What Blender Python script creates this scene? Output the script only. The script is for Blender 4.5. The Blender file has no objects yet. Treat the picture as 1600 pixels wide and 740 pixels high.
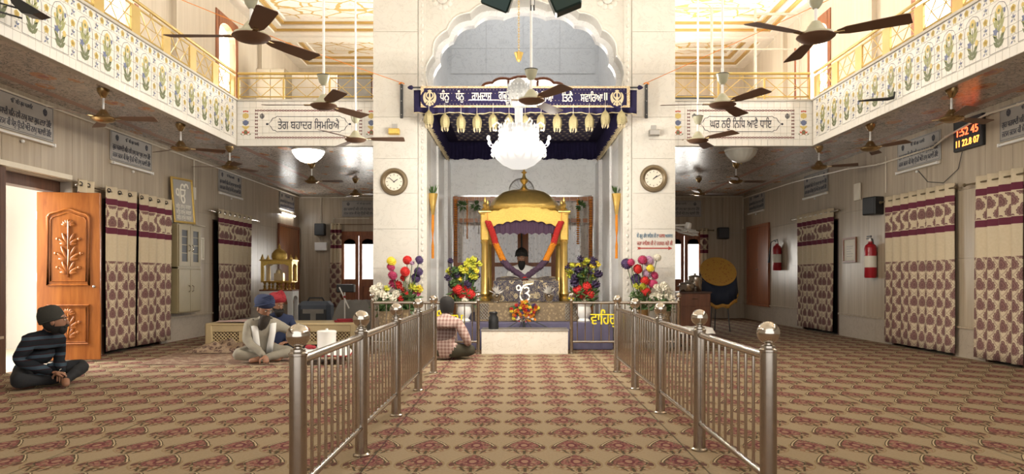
import bpy, bmesh, math, random
from mathutils import Vector, Matrix
random.seed(7)
R = math.radians
PI = math.pi
scene = bpy.context.scene
C = scene.collection
# ---------------------------------------------------------------- camera, light, exposure
CAMX, CAMZ, F = -0.12, 1.10, 1130.0          # focal length in pixels of the 1600x740 frame
VX, VY = 808.0, 433.0                        # vanishing point of the hall's long axis
cam_d = bpy.data.cameras.new('camera')
cam = bpy.data.objects.new('camera', cam_d); C.objects.link(cam)
cam.location = (CAMX, 0, CAMZ); cam.rotation_euler = (PI/2, 0, 0)
cam_d.sensor_width = 36; cam_d.lens = F/1600*36
cam_d.shift_x = -(VX-800)/1600; cam_d.shift_y = (VY-370)/1600
cam_d.clip_start = 0.05; cam_d.clip_end = 200
scene.camera = cam
vs = scene.view_settings
vs.view_transform = 'Standard'; vs.look = 'None'; vs.gamma = 1; vs.use_curve_mapping = False
vs.exposure = 0.22
world = bpy.data.worlds.new('daylight'); scene.world = world; world.use_nodes = True
bg = world.node_tree.nodes['Background']
bg.inputs[0].default_value = (1.0, 0.972, 0.925, 1); bg.inputs[1].default_value = 1.75
def area(name, loc, rot, sx, sy, power, col=(1, .96, .88)):
    l = bpy.data.lights.new(name, 'AREA'); l.shape = 'RECTANGLE'; l.size = sx; l.size_y = sy
    l.energy = power; l.color = col
    o = bpy.data.objects.new(name, l); o.location = loc; o.rotation_euler = rot; C.objects.link(o); return o
# daylight standing outside each upper window and outside the open doorway
for y, a, b in ((2.6, 240, 560), (6.6, 240, 560), (10.6, 220, 540), (14.65, 270, 900)):
    area('window_daylight', (-6.45, y, 5.1), (0, -PI/2, 0), 2.4, 1.0, a)
    area('window_daylight', (6.45, y, 5.1), (0, PI/2, 0), 2.4, 1.0, b)
area('doorway_daylight', (-7.6, 8.6, 1.9), (0, R(-70), R(8)), 1.6, 1.0, 190)
for x in (-4.4, 4.4): area('back_door_daylight', (x, 20.3, 1.7), (-PI/2, 0, 0), 1.3, 1.6, 220)
area('back_window_daylight', (0, 20.6, 2.2), (-PI/2, 0, 0), 3.2, 2.6, 120)
area('added_gallery_fill', (0, 20.7, 4.9), (-PI/2-R(22), 0, 0), 3.8, 2.4, 700)  # added fill, tilted up to brighten the far gallery ceiling
area('added_alcove_fill', (0, 13.2, 6.88), (0, 0, 0), 2.6, 2.2, 26, (.93, .96, 1))  # added fill lamp above the alcove; no skylight is built there
def W(px, py, Y):                             # a pixel's direction followed to depth Y
    return Vector((CAMX+(px-VX)*Y/F, Y, CAMZ+(VY-py)*Y/F))
# ---------------------------------------------------------------- node expression helper
class NT:
    def __init__(s, name, rough=.5, metal=0, spec=.5):
        s.m = bpy.data.materials.new(name); s.m.use_nodes = True
        s.t = s.m.node_tree; s.b = s.t.nodes['Principled BSDF']
        s.b.inputs['Roughness'].default_value = rough; s.b.inputs['Metallic'].default_value = metal
        s.b.inputs['Specular IOR Level'].default_value = spec
    def n(s, k): return s.t.nodes.new(k)
    def link(s, a, b): s.t.links.new(a, b)
    def coord(s, kind='Object'):
        if kind == 'World': return s.n('ShaderNodeNewGeometry').outputs['Position']
        return s.n('ShaderNodeTexCoord').outputs[kind]
    def xyz(s, sock):
        q = s.n('ShaderNodeSeparateXYZ'); s.link(sock, q.inputs[0]); return [E(s, q.outputs[i]) for i in range(3)]
    def vec(s, x, y, z):
        q = s.n('ShaderNodeCombineXYZ')
        for i, a in enumerate((x, y, z)): s.put(a, q.inputs[i])
        return q.outputs[0]
    def put(s, a, inp):
        if isinstance(a, E): s.link(a.s, inp)
        elif hasattr(a, 'is_output'): s.link(a, inp)
        else: inp.default_value = a
    def noise(s, vec, scale=5, detail=3, rough=.5, dist=0):
        q = s.n('ShaderNodeTexNoise'); s.link(vec, q.inputs['Vector'])
        q.inputs['Scale'].default_value = scale; q.inputs['Detail'].default_value = detail
        q.inputs['Roughness'].default_value = rough; q.inputs['Distortion'].default_value = dist
        return E(s, q.outputs['Fac'])
    def voronoi(s, vec, scale=5, feature='F1', out='Distance', rnd=1):
        q = s.n('ShaderNodeTexVoronoi'); q.feature = feature; s.link(vec, q.inputs['Vector'])
        q.inputs['Scale'].default_value = scale; q.inputs['Randomness'].default_value = rnd
        return E(s, q.outputs[out])
    def mix(s, f, a, b):
        q = s.n('ShaderNodeMix'); q.data_type = 'RGBA'; s.put(f, q.inputs[0])
        for v, i in ((a, 6), (b, 7)):
            if isinstance(v, tuple): q.inputs[i].default_value = v+(1,) if len(v) == 3 else v
            else: s.put(v, q.inputs[i])
        return q.outputs[2]
    def ramp(s, f, stops):
        q = s.n('ShaderNodeValToRGB'); s.put(f, q.inputs[0]); cr = q.color_ramp
        while len(cr.elements) < len(stops): cr.elements.new(.5)
        for e, (p, c) in zip(cr.elements, stops): e.position = p; e.color = c+(1,)
        return q.outputs[0]
    def col(s, c): s.put(c if not isinstance(c, tuple) else c+(1,), s.b.inputs['Base Color'])
    def bump(s, h, strength=.3, dist=.01):
        q = s.n('ShaderNodeBump'); q.inputs['Strength'].default_value = strength; q.inputs['Distance'].default_value = dist
        s.put(h, q.inputs['Height']); s.link(q.outputs[0], s.b.inputs['Normal'])
class E:
    def __init__(s, nt, sock): s.t = nt; s.s = sock
    def _op(s, op, a, b=None, c=None):
        q = s.t.n('ShaderNodeMath'); q.operation = op
        for i, v in enumerate((a, b, c)):
            if v is not None: s.t.put(v, q.inputs[i])
        return E(s.t, q.outputs[0])
    def __add__(s, o): return s._op('ADD', s, o)
    __radd__ = __add__
    def __sub__(s, o): return s._op('SUBTRACT', s, o)
    def __rsub__(s, o): return s._op('SUBTRACT', o, s)
    def __mul__(s, o): return s._op('MULTIPLY', s, o)
    __rmul__ = __mul__
    def __truediv__(s, o): return s._op('DIVIDE', s, o)
    def __lt__(s, o): return s._op('LESS_THAN', s, o)
    def __gt__(s, o): return s._op('GREATER_THAN', s, o)
    def abs(s): return s._op('ABSOLUTE', s)
    def sin(s): return s._op('SINE', s)
    def fract(s): return s._op('FRACT', s)
    def floor(s): return s._op('FLOOR', s)
    def mod(s, o): return s._op('FLOORED_MODULO', s, o)
    def pow(s, o): return s._op('POWER', s, o)
    def min(s, o): return s._op('MINIMUM', s, o)
    def max(s, o): return s._op('MAXIMUM', s, o)
    def sqrt(s): return s._op('SQRT', s)
    def atan2(s, o): return s._op('ARCTAN2', s, o)
    def band(s, a, b): return (s > a)*(s < b)
def plain(name, c, rough=.5, metal=0, var=.06, scale=8, bump=0, spec=.5):
    """A material of one colour with fine uneven grain."""
    t = NT(name, rough, metal, spec); v = t.coord()
    n = t.noise(v, scale, 4)
    d = tuple(max(0, x*(1-var*2)) for x in c); u = tuple(min(1, x*(1+var)) for x in c)
    t.col(t.mix(n, d, u))
    if bump: t.bump(t.noise(v, scale*6, 3), bump)
    return t.m
def glow(name, c, strength, base=1.0):
    t = NT(name, .4); t.col(tuple(x*base for x in c)); t.b.inputs['Emission Color'].default_value = c+(1,); t.b.inputs['Emission Strength'].default_value = strength
    return t.m
def clear(name, c=(1, 1, 1), rough=.05, alpha=.25):
    t = NT(name, rough); t.col(c); t.b.inputs['Alpha'].default_value = alpha
    return t.m
# ---------------------------------------------------------------- materials
def m_marble(name, a, b, vein, sx=1.5, rough=.28):
    t = NT(name, rough); v = t.coord('World'); x, y, z = t.xyz(v)
    n = t.noise(t.vec(x*1.0, y*1.0, z*.8), sx, 6, .6, .8)
    m = t.noise(t.vec(x+3, y, z*1.3), sx*2.3, 8, .65, 1.6)
    c = t.mix(n, a, b)
    t.col(t.mix(((m-.5).abs() < .012)*.35, c, vein)); t.bump(n, .05)
    return t.m
def m_stripes(name, a, b, c3, rough=.35):
    """Vertically veined stone cladding of the side walls."""
    t = NT(name, rough); v = t.coord('World'); x, y, z = t.xyz(v)
    n = t.noise(t.vec(x*9, y*9, z*.35), 1.6, 5, .6, .3)
    m = t.noise(t.vec(x*1.2, y*1.2, z*.5), 1.4, 4, .6)
    k = t.noise(t.vec(x*40, y*40, z*.6), 1.0, 3, .6)
    c = t.mix(n*2.2-.6, a, b); c = t.mix(m*.6, c, c3); c = t.mix((k-.35)*.9, c, a)
    t.col(c)
    return t.m
def m_wood(name, a, b, rough=.35, axis=2):
    t = NT(name, rough); v = t.coord(); p = t.xyz(v); f = [9, 9, 9]; f[axis] = .8
    n = t.noise(t.vec(p[0]*f[0], p[1]*f[1], p[2]*f[2]), 2.0, 6, .6, .7)
    t.col(t.ramp(n, [(.3, a), (.7, b)])); t.bump(n, .08)
    return t.m
def m_carpet():
    t = NT('carpet', .95, 0, .1); g = t.coord('World'); x, y, z = t.xyz(g)
    wob = t.noise(g, 26, 2)
    x = x+(wob-.5)*.012; y = y+(wob-.5)*.012
    u = ((x+.075)/.311+.5).mod(1)-.5; v = ((y-4.30)/.4165+.5).mod(1)-.5
    au = u.abs()
    nz = t.noise(g, 60, 3); big = t.noise(g, 1.2, 4); fib = t.noise(g, 420, 2)
    ground = t.mix(nz, (.235, .18, .115), (.365, .29, .195)); ground = t.mix(big*.5, ground, (.315, .245, .16))
    cs = t.n('ShaderNodeSeparateColor'); t.link(t.voronoi(g, 60, 'F1', 'Color').s, cs.inputs[0]); cr = E(t, cs.outputs[0]); cg = E(t, cs.outputs[1])
    petal = t.ramp(cr, [(.0, (.085, .035, .035)), (.3, (.18, .06, .06)), (.6, (.25, .10, .09)), (.85, (.30, .19, .125)), (1, (.07, .065, .04))])
    leafc = t.ramp(cg, [(.0, (.075, .07, .03)), (.35, (.17, .075, .06)), (.7, (.26, .19, .10)), (1, (.27, .11, .085))])
    dark = (.065, .05, .03)
    pale = (.47, .38, .25)
    # darker outer leaf edge, then the wide fan of petals below the medallion
    f0 = (u/.48).pow(2)+((v+.10)/.38).pow(2); c = t.mix((f0 < 1)*(f0 > .86)*(v < .12)*.6, ground, (.22, .155, .075))
    f1 = (u/.44).pow(2)+((v+.09)/.35).pow(2); spk = ((au*46).sin()*.5+(v*40+au*22).sin()*.5) > -.25
    c = t.mix((f1 < 1)*(v < .05)*spk, c, leafc)
    tip = (((au-.39)/.055).pow(2)+((v+.10)/.085).pow(2)) < 1; c = t.mix(tip, c, (.10, .045, .04))
    # onion shaped medallion: rounded below, drawn to a point above
    up = (v.max(0)/.46).min(1); lim = (1-up.pow(1.35)).pow(.95)*.335
    low = (1-(v.min(0)/.22).pow(2)).max(0).sqrt()*.335
    edge = (v > 0)*lim+(1-(v > 0))*low
    d = au-edge
    c = t.mix((d < .075)*(v > .02)*(v < .47), c, dark); c = t.mix((d < .050)*(v > .02)*(v < .46), c, pale)
    c = t.mix((d < .016)*(v > -.235)*(v < .45), c, dark)
    c = t.mix((d < -.018)*(v > -.205)*(v < .43), c, petal)
    heart = (u/.12).pow(2)+((v-.06)/.15).pow(2); c = t.mix(heart < 1, c, (.12, .03, .04)); c = t.mix(heart < .35, c, (.29, .17, .12))
    # dark scrolls where one motif grows from the next
    sc = ((au-.14-(v+.40)*.5).abs() < .022)*(v < -.24)*(v > -.47); c = t.mix(sc, c, dark)
    stem = (au < .03)*(v < -.30); c = t.mix(stem, c, dark)
    t.col(t.mix((fib-.3)*.35, c, (.19, .14, .085)))
    t.bump(fib, .35, .004)
    return t.m
def m_curtain():
    """Cream cloth, UV in metres: maroon bands high up, palmettes between them and down the lower half."""
    t = NT('curtain_cloth', .8, 0, .2); u, v, _ = t.xyz(t.coord('UV'))
    cream = t.mix(t.noise(t.coord('UV'), 30, 3), (.52, .43, .29), (.62, .53, .38))
    plum = (.125, .025, .045)
    W_, H_ = .25, .26
    def lattice(off):
        return ((u/W_+off).fract()-.5)*W_, ((v/H_+off).fract()-.5)*H_
    def damask(c, s):
        inner = t.noise(t.coord('UV'), 70, 3)
        for off in (0, .5):
            a, b = lattice(off); p = a/.086; q = (b+.006)/.074
            rr = (p*p+q*q).sqrt(); th = p.atan2(q); ct = q/(rr+.001)
            edge = .80+(th*5.5).sin().abs()*.13+ct.max(0).pow(14)*.50-ct.min(0).abs().pow(8)*.08
            k = rr/edge
            c = t.mix(k < 1, c, t.mix(inner, (.12, .055, .055), (.22, .12, .11)))
            c = t.mix((k-.80).abs() < .05, c, (.30, .20, .165)); c = t.mix((k-.40).abs() < .05, c, (.26, .15, .13))
        return c
    def ogee(c):
        a, b = lattice(0); aa = a.abs()/W_; bb = b.abs()/H_
        ln = (aa+bb-.5+(bb*12.566).sin()*.05).abs() < .045
        return t.mix(ln*.5, c, (.24, .14, .125))
    low = damask(ogee(cream), 1.0); top = damask(cream, 1.0)
    c = t.mix(v < 1.27, cream, low)
    c = t.mix(v.band(1.76, 2.06), c, top)
    c = t.mix(v.band(1.66, 1.75), c, plum); c = t.mix(v.band(2.07, 2.16), c, plum)
    t.col(c); t.bump(t.noise(t.coord('UV'), 200, 2), .1)
    return t.m
def m_goldceil():
    t = NT('stucco_ceiling', .5); g = t.coord('World'); x, y, z = t.xyz(g)
    w = t.noise(g, 3, 2); p = t.vec(x*1.9+(w-.5)*.5, y*3.0, z)
    d = t.voronoi(p, 1.0, 'DISTANCE_TO_EDGE'); d2 = t.voronoi(t.vec(x*5, y*8, z), 1.0, 'DISTANCE_TO_EDGE')
    n = t.noise(g, 14, 2)
    k = (d < .045+(n-.5)*.04); k2 = (d2 < .03)*(d > .22)
    t.col(t.mix(k.max(k2*.5), (.90, .86, .77), (.62, .43, .14)))
    t.bump(k+k2*.6, .6, .03)
    return t.m
def m_soffit():
    """Painted under-side of the galleries: pinkish bands with flower sprays."""
    t = NT('painted_soffit', .26); g = t.coord('World'); x, y, z = t.xyz(g)
    n = t.noise(g, 2.5, 4); k = t.noise(g, 9, 4, .6, 1.5)
    c = t.mix(n, (.46, .38, .31), (.62, .53, .44))
    fl = t.voronoi(t.vec(x*2.4, y*1.5, z), 1.0, 'F1')
    c = t.mix((k-.5).abs() < .03, c, (.16, .15, .14))
    c = t.mix((fl < .26)*(k > .45), c, (.50, .22, .08)); c = t.mix((fl < .12), c, (.36, .12, .07))
    ax = x.abs(); c = t.mix(((ax-4.78).abs() < .06).max((ax-5.75).abs() < .06), c, (.42, .24, .18))
    t.col(c)
    return t.m
def m_cloth_gold(name, base, gold, sc=9, amt=.32):
    t = NT(name, .6); g = t.coord(); x, y, z = t.xyz(g)
    d = t.voronoi(g, sc, 'F1'); n = t.noise(g, sc*3, 3, .6, 2)
    k = ((d < amt)*(n > .44)).max((n-.5).abs() < .018)
    t.col(t.mix(k, base, gold)); t.bump(n, .2)
    if name == 'lace_curtain': t.b.inputs['Alpha'].default_value = .90
    return t.m
def m_plaid():
    t = NT('plaid_cloth', .9, 0, .1); x, y, z = t.xyz(t.coord())
    a = (x*22).fract(); b = (z*22).fract()
    c = t.mix((a < .3)*.6, (.42, .30, .26), (.20, .10, .09)); c = t.mix((b < .3)*.55, c, (.22, .11, .10))
    c = t.mix((((x*22).fract()-.7).abs() < .05)*.7, c, (.6, .5, .45)); c = t.mix((((z*22).fract()-.7).abs() < .05)*.7, c, (.6, .5, .45))
    t.col(c); return t.m
def m_knit():
    t = NT('striped_knit', .95, 0, .1); x, y, z = t.xyz(t.coord())
    n = t.noise(t.coord(), 3, 2)
    k = ((z+(n-.5)*.04)*11).fract()
    c = t.mix(k < .5, (.016, .019, .024), (.03, .012, .014)); c = t.mix(k.band(.08, .42), c, (.045, .068, .092))
    t.col(c); t.bump(t.noise(t.coord(), 150, 2), .3); return t.m
def m_sequin(name):
    t = NT(name, .6); g = t.coord(); x, y, z = t.xyz(g)
    a = (x*8+((y*5).floor()).mod(2)*.5).fract()-.5; b = (y*5).fract()-.5
    w = t.noise(g, 5, 2)
    k = (a.abs()/.36+b.abs()/.30) < .34+w*.8
    t.col(t.mix(k, (.03, .026, .085), (.62, .52, .37)))
    return t.m
MAT = dict(
 marble=m_marble('white_marble', (.54, .515, .455), (.71, .685, .63), (.42, .395, .35)),
 marble_alcove=m_marble('grey_white_marble', (.78, .78, .77), (.90, .90, .89), (.46, .46, .46)),
 grout=plain('grout', (.42, .38, .32), .9),
 wallstone=m_stripes('veined_wall_stone', (.26, .21, .145), (.50, .42, .315), (.40, .315, .22)),
 dadostone=m_marble('dado_stone', (.30, .25, .19), (.46, .39, .31), (.20, .16, .12), 1.3, .4),
 upperwall=m_stripes('pale_upper_stone', (.50, .44, .35), (.68, .62, .52), (.55, .47, .37), .4),
 carpet=m_carpet(), curtain=m_curtain(), goldceil=m_goldceil(), soffit=m_soffit(),
 plaster=plain('cream_plaster', (.88, .84, .76), .6), goldpaint=plain('gold_paint', (.55, .36, .10), .35, .35),
 cream=plain('cream_paint', (.36, .31, .22), .5),
 tile=plain('glazed_tile', (.76, .74, .69), .12, 0, .03, 3), ledge=plain('parapet_ledge', (.50, .47, .41), .5),
 railgold=plain('yellow_brass', (.56, .40, .13), .35, .5), 
 steel=plain('brushed_steel', (.44, .40, .355), .22, 1, .08, 30), chrome=plain('polished_steel', (.56, .52, .47), .13, 1, .03),
 gold=plain('gilded_metal', (.80, .56, .17), .30, .85, .10, 14, .15), goldleaf=plain('hammered_gilt', (.82, .57, .15), .36, .85, .18, 45, .5), bronzedark=plain('dark_bronze', (.17, .125, .07), .4, .4),
 doorwood=m_wood('orange_door_wood', (.25, .07, .012), (.42, .145, .03), .28), brownwood=m_wood('brown_wood', (.15, .05, .02), (.27, .10, .04), .4),
 redwood=m_wood('red_brown_wood', (.20, .055, .02), (.36, .125, .045), .35), darkwood=m_wood('dark_wood', (.055, .025, .015), (.11, .05, .03), .4),
 black=plain('black_plastic', (.012, .012, .013), .45), dark=plain('painted_recess_dark', (.02, .016, .014), .9), charcoal=plain('charcoal_metal', (.035, .037, .04), .5),
 fanbrown=plain('fan_brown', (.15, .08, .048), .5, .15, .08), fanbronze=plain('fan_bronze', (.38, .26, .12), .25, .8), fangreen=plain('fan_ivory_green', (.40, .39, .28), .3),
 white=plain('white_paint', (.80, .79, .76), .45), ivory=plain('ivory_plastic', (.68, .62, .50), .45),
 navy=plain('navy_velvet', (.018, .014, .05), .85, 0, .15, 12, .1, .2), sequin=m_sequin('navy_sequin_cloth'), trim=m_cloth_gold('gold_braid', (.30, .20, .10), (.60, .50, .32), 60, .5),
 goldthread=plain('gold_thread', (.50, .42, .27), .5, .2), brasslace=plain('brass_lace', (.36, .31, .16), .45, .3, .25, 60, .5),
 ink=plain('blue_black_ink', (.028, .03, .05), .5), maroon=plain('maroon_ink', (.14, .03, .03), .5), red=plain('red_ink', (.40, .05, .04), .5), blueink=plain('blue_ink', (.10, .20, .30), .5),
 olive=plain('olive_leaf_glaze', (.33, .34, .15), .4), darkleaf=plain('dark_leaf_glaze', (.15, .175, .09), .4), yellowgl=plain('yellow_glaze', (.60, .46, .15), .4), blueg=plain('blue_glaze', (.13, .16, .28), .4), greyg=plain('grey_green_glaze', (.36, .37, .31), .4), redg=plain('red_glaze', (.55, .09, .05), .4),
 plaque=plain('grey_plaque', (.36, .34, .31), .25), paper=plain('paper', (.70, .66, .56), .7), 
 yellow=plain('yellow_letter', (.85, .70, .02), .4), signwhite=glow('lit_white_sign', (1, .93, .78), .55),
 crystal=glow('lit_crystal', (1, .95, .88), .72, .1), crystal_mid=glow('bright_crystal', (1, .95, .88), .5, .1), crystal_dim=glow('dim_crystal', (.95, .92, .84), .26, .15), bowl=glow('lit_glass_bowl', (1, .97, .92), 12.0), tube=glow('lit_tube', (1, 1, .98), 40.0),
 glass=clear('clear_glass', (.9, .95, .95), .03, .12), frosted=clear('lace_glass', (.9, .9, .87), .3, .30), glassbowl=plain('milk_glass', (.62, .62, .56), .2),
 led=glow('red_led', (1, .10, .03), 4.0), ledo=glow('orange_led', (1, .30, .04), 4.5),
 cabinet=plain('olive_steel', (.28, .225, .12), .4), beige=plain('beige_board', (.60, .475, .27), .45),
 skin=plain('skin', (.27, .13, .075), .55), hair=plain('black_hair', (.012, .010, .009), .8), beard=plain('grey_black_beard', (.05, .04, .032), .9, 0, .3, 60, .5),
 knit=m_knit(), trousers=plain('black_trousers', (.012, .013, .016), .9), beanie=plain('charcoal_wool', (.035, .034, .028), .95, 0, .1, 60, .3),
 greycloth=plain('grey_kurta', (.27, .245, .195), .9, 0, .1, 20, .1), bluecloth=plain('navy_turban', (.018, .028, .075), .85), redcloth=plain('red_turban', (.30, .02, .03), .8), whitecloth=plain('white_cloth', (.76, .75, .72), .85), plaid=m_plaid(), olivecloth=plain('olive_trousers', (.05, .045, .028), .9), 
 purple=plain('purple_garland', (.10, .055, .10), .9, 0, .2, 70, .6), redgar=plain('red_garland', (.55, .025, .02), .85, 0, .2, 70, .6), orangegar=plain('marigold', (.78, .27, .015), .85, 0, .2, 70, .6),
 dupatta=m_cloth_gold('blue_gold_cloth', (.025, .025, .06), (.46, .38, .24), 7, .4), browncloth=m_cloth_gold('brown_gold_brocade', (.17, .12, .07), (.36, .27, .15), 20, .38), mauve=plain('mauve_blue_cloth', (.11, .10, .17), .8, 0, .15, 5), 
 rugcloth=m_cloth_gold('rug_weave', (.16, .075, .055), (.40, .32, .22), 12, .42), rugbeige=m_cloth_gold('crumpled_rug', (.42, .31, .21), (.09, .045, .04), 13, .42), pinkcloth=m_cloth_gold('pink_print_cloth', (.56, .46, .42), (.45, .10, .12), 9, .28),
 lace=m_cloth_gold('lace_curtain', (.82, .78, .72), (.56, .51, .45), 12, .30), greybag=plain('grey_blue_bag', (.085, .10, .125), .8), greytarp=plain('grey_tarp', (.24, .225, .20), .85, 0, .15, 6, .1),
 mustard=m_cloth_gold('mustard_cloth', (.47, .27, .045), (.33, .12, .03), 16, .3), navycloth=plain('navy_cloth', (.015, .022, .045), .8), 
 fr_red=plain('extinguisher_red', (.33, .010, .018), .3), alu=plain('dull_aluminium', (.45, .43, .40), .35, .8), boxsteel=m_marble('scuffed_white_step', (.66, .60, .50), (.90, .85, .76), (.5, .4, .3), 1.6),
 greenlamp=plain('dark_green_metal', (.02, .04, .036), .3, .5),
 f_red=plain('red_petal', (.62, .03, .025), .8, 0, .2, 40), f_pink=plain('magenta_petal', (.48, .05, .14), .8, 0, .2, 40), f_mauve=plain('mauve_petal', (.62, .42, .60), .8, 0, .2, 40), f_purple=plain('purple_petal', (.085, .05, .14), .8, 0, .2, 40), f_yellow=plain('yellow_petal', (.82, .66, .06), .8, 0, .2, 40), f_white=plain('cream_petal', (.78, .74, .62), .8, 0, .15, 40), f_lime=plain('lime_petal', (.55, .55, .05), .8, 0, .2, 40),
 f_leaf=plain('plant_leaf', (.06, .12, .03), .6, 0, .3, 20), f_black=plain('dark_violet_petal', (.035, .02, .06), .8), rope=plain('orange_rope', (.75, .25, .04), .7), thread=plain('thin_thread', (.65, .60, .52), .6), cable=plain('black_cable', (.02, .02, .02), .6), feather=plain('white_feather', (.62, .60, .56), .9),
)
# ---------------------------------------------------------------- mesh builder
class MB:
    def __init__(s): s.v = []; s.f = []; s.mi = []; s.uv = None
    def add(s, V, Fc, mi=0, M=None):
        o = len(s.v)
        s.v += [tuple(M @ Vector(p)) for p in V] if M is not None else [tuple(p) for p in V]
        s.f += [tuple(i+o for i in f) for f in Fc]; s.mi += [mi]*len(Fc); return s
    def box(s, x0, x1, y0, y1, z0, z1, mi=0, M=None):
        V = [(x, y, z) for z in (z0, z1) for y in (y0, y1) for x in (x0, x1)]
        return s.add(V, [(0, 2, 3, 1), (4, 5, 7, 6), (0, 1, 5, 4), (2, 6, 7, 3), (0, 4, 6, 2), (1, 3, 7, 5)], mi, M)
    def rbox(s, x0, x1, y0, y1, z0, z1, b=.01, mi=0, M=None):
        """Box with all edges bevelled."""
        V = []; idx = {}
        for iz, z in enumerate((z0, z1)):
            for iy, y in enumerate((y0, y1)):
                for ix, x in enumerate((x0, x1)):
                    sx, sy, sz = (1, -1)[ix], (1, -1)[iy], (1, -1)[iz]
                    for k, d in enumerate(((0, sy*b, sz*b), (sx*b, 0, sz*b), (sx*b, sy*b, 0))):
                        idx[ix, iy, iz, k] = len(V); V.append((x+d[0], y+d[1], z+d[2]))
        Fc = []
        for a in (0, 1):
            Fc.append([idx[a, 0, 0, 0], idx[a, 1, 0, 0], idx[a, 1, 1, 0], idx[a, 0, 1, 0]][::(-1, 1)[a]])
            Fc.append([idx[0, a, 0, 1], idx[1, a, 0, 1], idx[1, a, 1, 1], idx[0, a, 1, 1]][::(1, -1)[a]])
            Fc.append([idx[0, 0, a, 2], idx[1, 0, a, 2], idx[1, 1, a, 2], idx[0, 1, a, 2]][::(-1, 1)[a]])
            for c in (0, 1):
                Fc.append([idx[a, c, 0, 0], idx[a, c, 1, 0], idx[a, c, 1, 1], idx[a, c, 0, 1]])
                Fc.append([idx[a, 0, c, 0], idx[a, 1, c, 0], idx[a, 1, c, 2], idx[a, 0, c, 2]])
                Fc.append([idx[0, a, c, 1], idx[1, a, c, 1], idx[1, a, c, 2], idx[0, a, c, 2]])
                for d in (0, 1): Fc.append([idx[a, c, d, 0], idx[a, c, d, 1], idx[a, c, d, 2]])
        return s.add(V, Fc, mi, M)
    def cyl(s, p0, p1, r, n=10, r1=None, mi=0, caps=True):
        p0 = Vector(p0); p1 = Vector(p1); d = p1-p0
        q = d.to_track_quat('Z', 'Y').to_matrix() if d.length > 1e-9 else Matrix.Identity(3)
        r1 = r if r1 is None else r1; V = []
        for p, rr in ((p0, r), (p1, r1)):
            for k in range(n):
                a = 2*PI*k/n; V.append(p+q @ Vector((math.cos(a)*rr, math.sin(a)*rr, 0)))
        Fc = [(k, (k+1) % n, n+(k+1) % n, n+k) for k in range(n)]
        if caps: Fc += [tuple(range(n-1, -1, -1)), tuple(range(n, 2*n))]
        return s.add(V, Fc, mi)
    def lathe(s, prof, n=20, mi=0, M=None, sx=1, sy=1, wob=None, caps=True):
        """prof: list of (r, z) from bottom to top."""
        V = []; Fc = []
        for r, z in prof:
            for k in range(n):
                a = 2*PI*k/n; w = wob(a, r, z) if wob else 1
                V.append((math.cos(a)*r*sx*w, math.sin(a)*r*sy*w, z))
        for j in range(len(prof)-1):
            for k in range(n):
                Fc.append((j*n+k, j*n+(k+1) % n, (j+1)*n+(k+1) % n, (j+1)*n+k))
        if caps and prof[0][0] > 1e-6: Fc.append(tuple(range(n-1, -1, -1)))
        if caps and prof[-1][0] > 1e-6: Fc.append(tuple(range((len(prof)-1)*n, len(prof)*n)))
        return s.add(V, Fc, mi, M)
    def ball(s, c, r, n=12, m=8, mi=0, sx=1, sy=1, sz=1, M=None):
        prof = [(max(1e-5, r*math.sin(PI*j/m)), -r*math.cos(PI*j/m)*sz) for j in range(m+1)]
        T = Matrix.Translation(Vector(c))
        if M is not None: T = T @ M
        return s.lathe(prof, n, mi, T, sx, sy)
    def tube(s, pts, r, n=6, mi=0, closed=False):
        pts = [Vector(p) for p in pts]; V = []; Fc = []; L = len(pts)
        for i, p in enumerate(pts):
            a = pts[(i-1) % L] if (closed or i > 0) else p; b = pts[(i+1) % L] if (closed or i < L-1) else p
            q = (b-a).to_track_quat('Z', 'Y').to_matrix(); rr = r[i] if isinstance(r, (list, tuple)) else r
            for k in range(n):
                t = 2*PI*k/n; V.append(p+q @ Vector((math.cos(t)*rr, math.sin(t)*rr, 0)))
        for i in range(L if closed else L-1):
            j = (i+1) % L
            for k in range(n): Fc.append((i*n+k, i*n+(k+1) % n, j*n+(k+1) % n, j*n+k))
        if not closed: Fc += [tuple(range(n-1, -1, -1)), tuple(range((L-1)*n, L*n))]
        return s.add(V, Fc, mi)
    def prism(s, poly, d0, d1, M=None, mi=0, caps=(1, 1)):
        """poly in local XZ, extruded along local Y from d0 to d1."""
        n = len(poly); V = [(p[0], d0, p[1]) for p in poly]+[(p[0], d1, p[1]) for p in poly]
        Fc = [(k, (k+1) % n, n+(k+1) % n, n+k) for k in range(n)]
        if caps[0]: Fc.append(tuple(range(n-1, -1, -1)))
        if caps[1]: Fc.append(tuple(range(n, 2*n)))
        return s.add(V, Fc, mi, M)
    def flat(s, poly, y=0, M=None, mi=0):
        return s.add([(p[0], y, p[1]) for p in poly], [tuple(range(len(poly)))], mi, M)
    def grid(s, fn, nu, nv, mi=0, uvfn=None):
        V = [fn(i/nu, j/nv) for j in range(nv+1) for i in range(nu+1)]
        Fc = [(j*(nu+1)+i, j*(nu+1)+i+1, (j+1)*(nu+1)+i+1, (j+1)*(nu+1)+i) for j in range(nv) for i in range(nu)]
        if uvfn: s.uv = [uvfn(i/nu, j/nv) for j in range(nv+1) for i in range(nu+1)]
        return s.add(V, Fc, mi)
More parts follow.
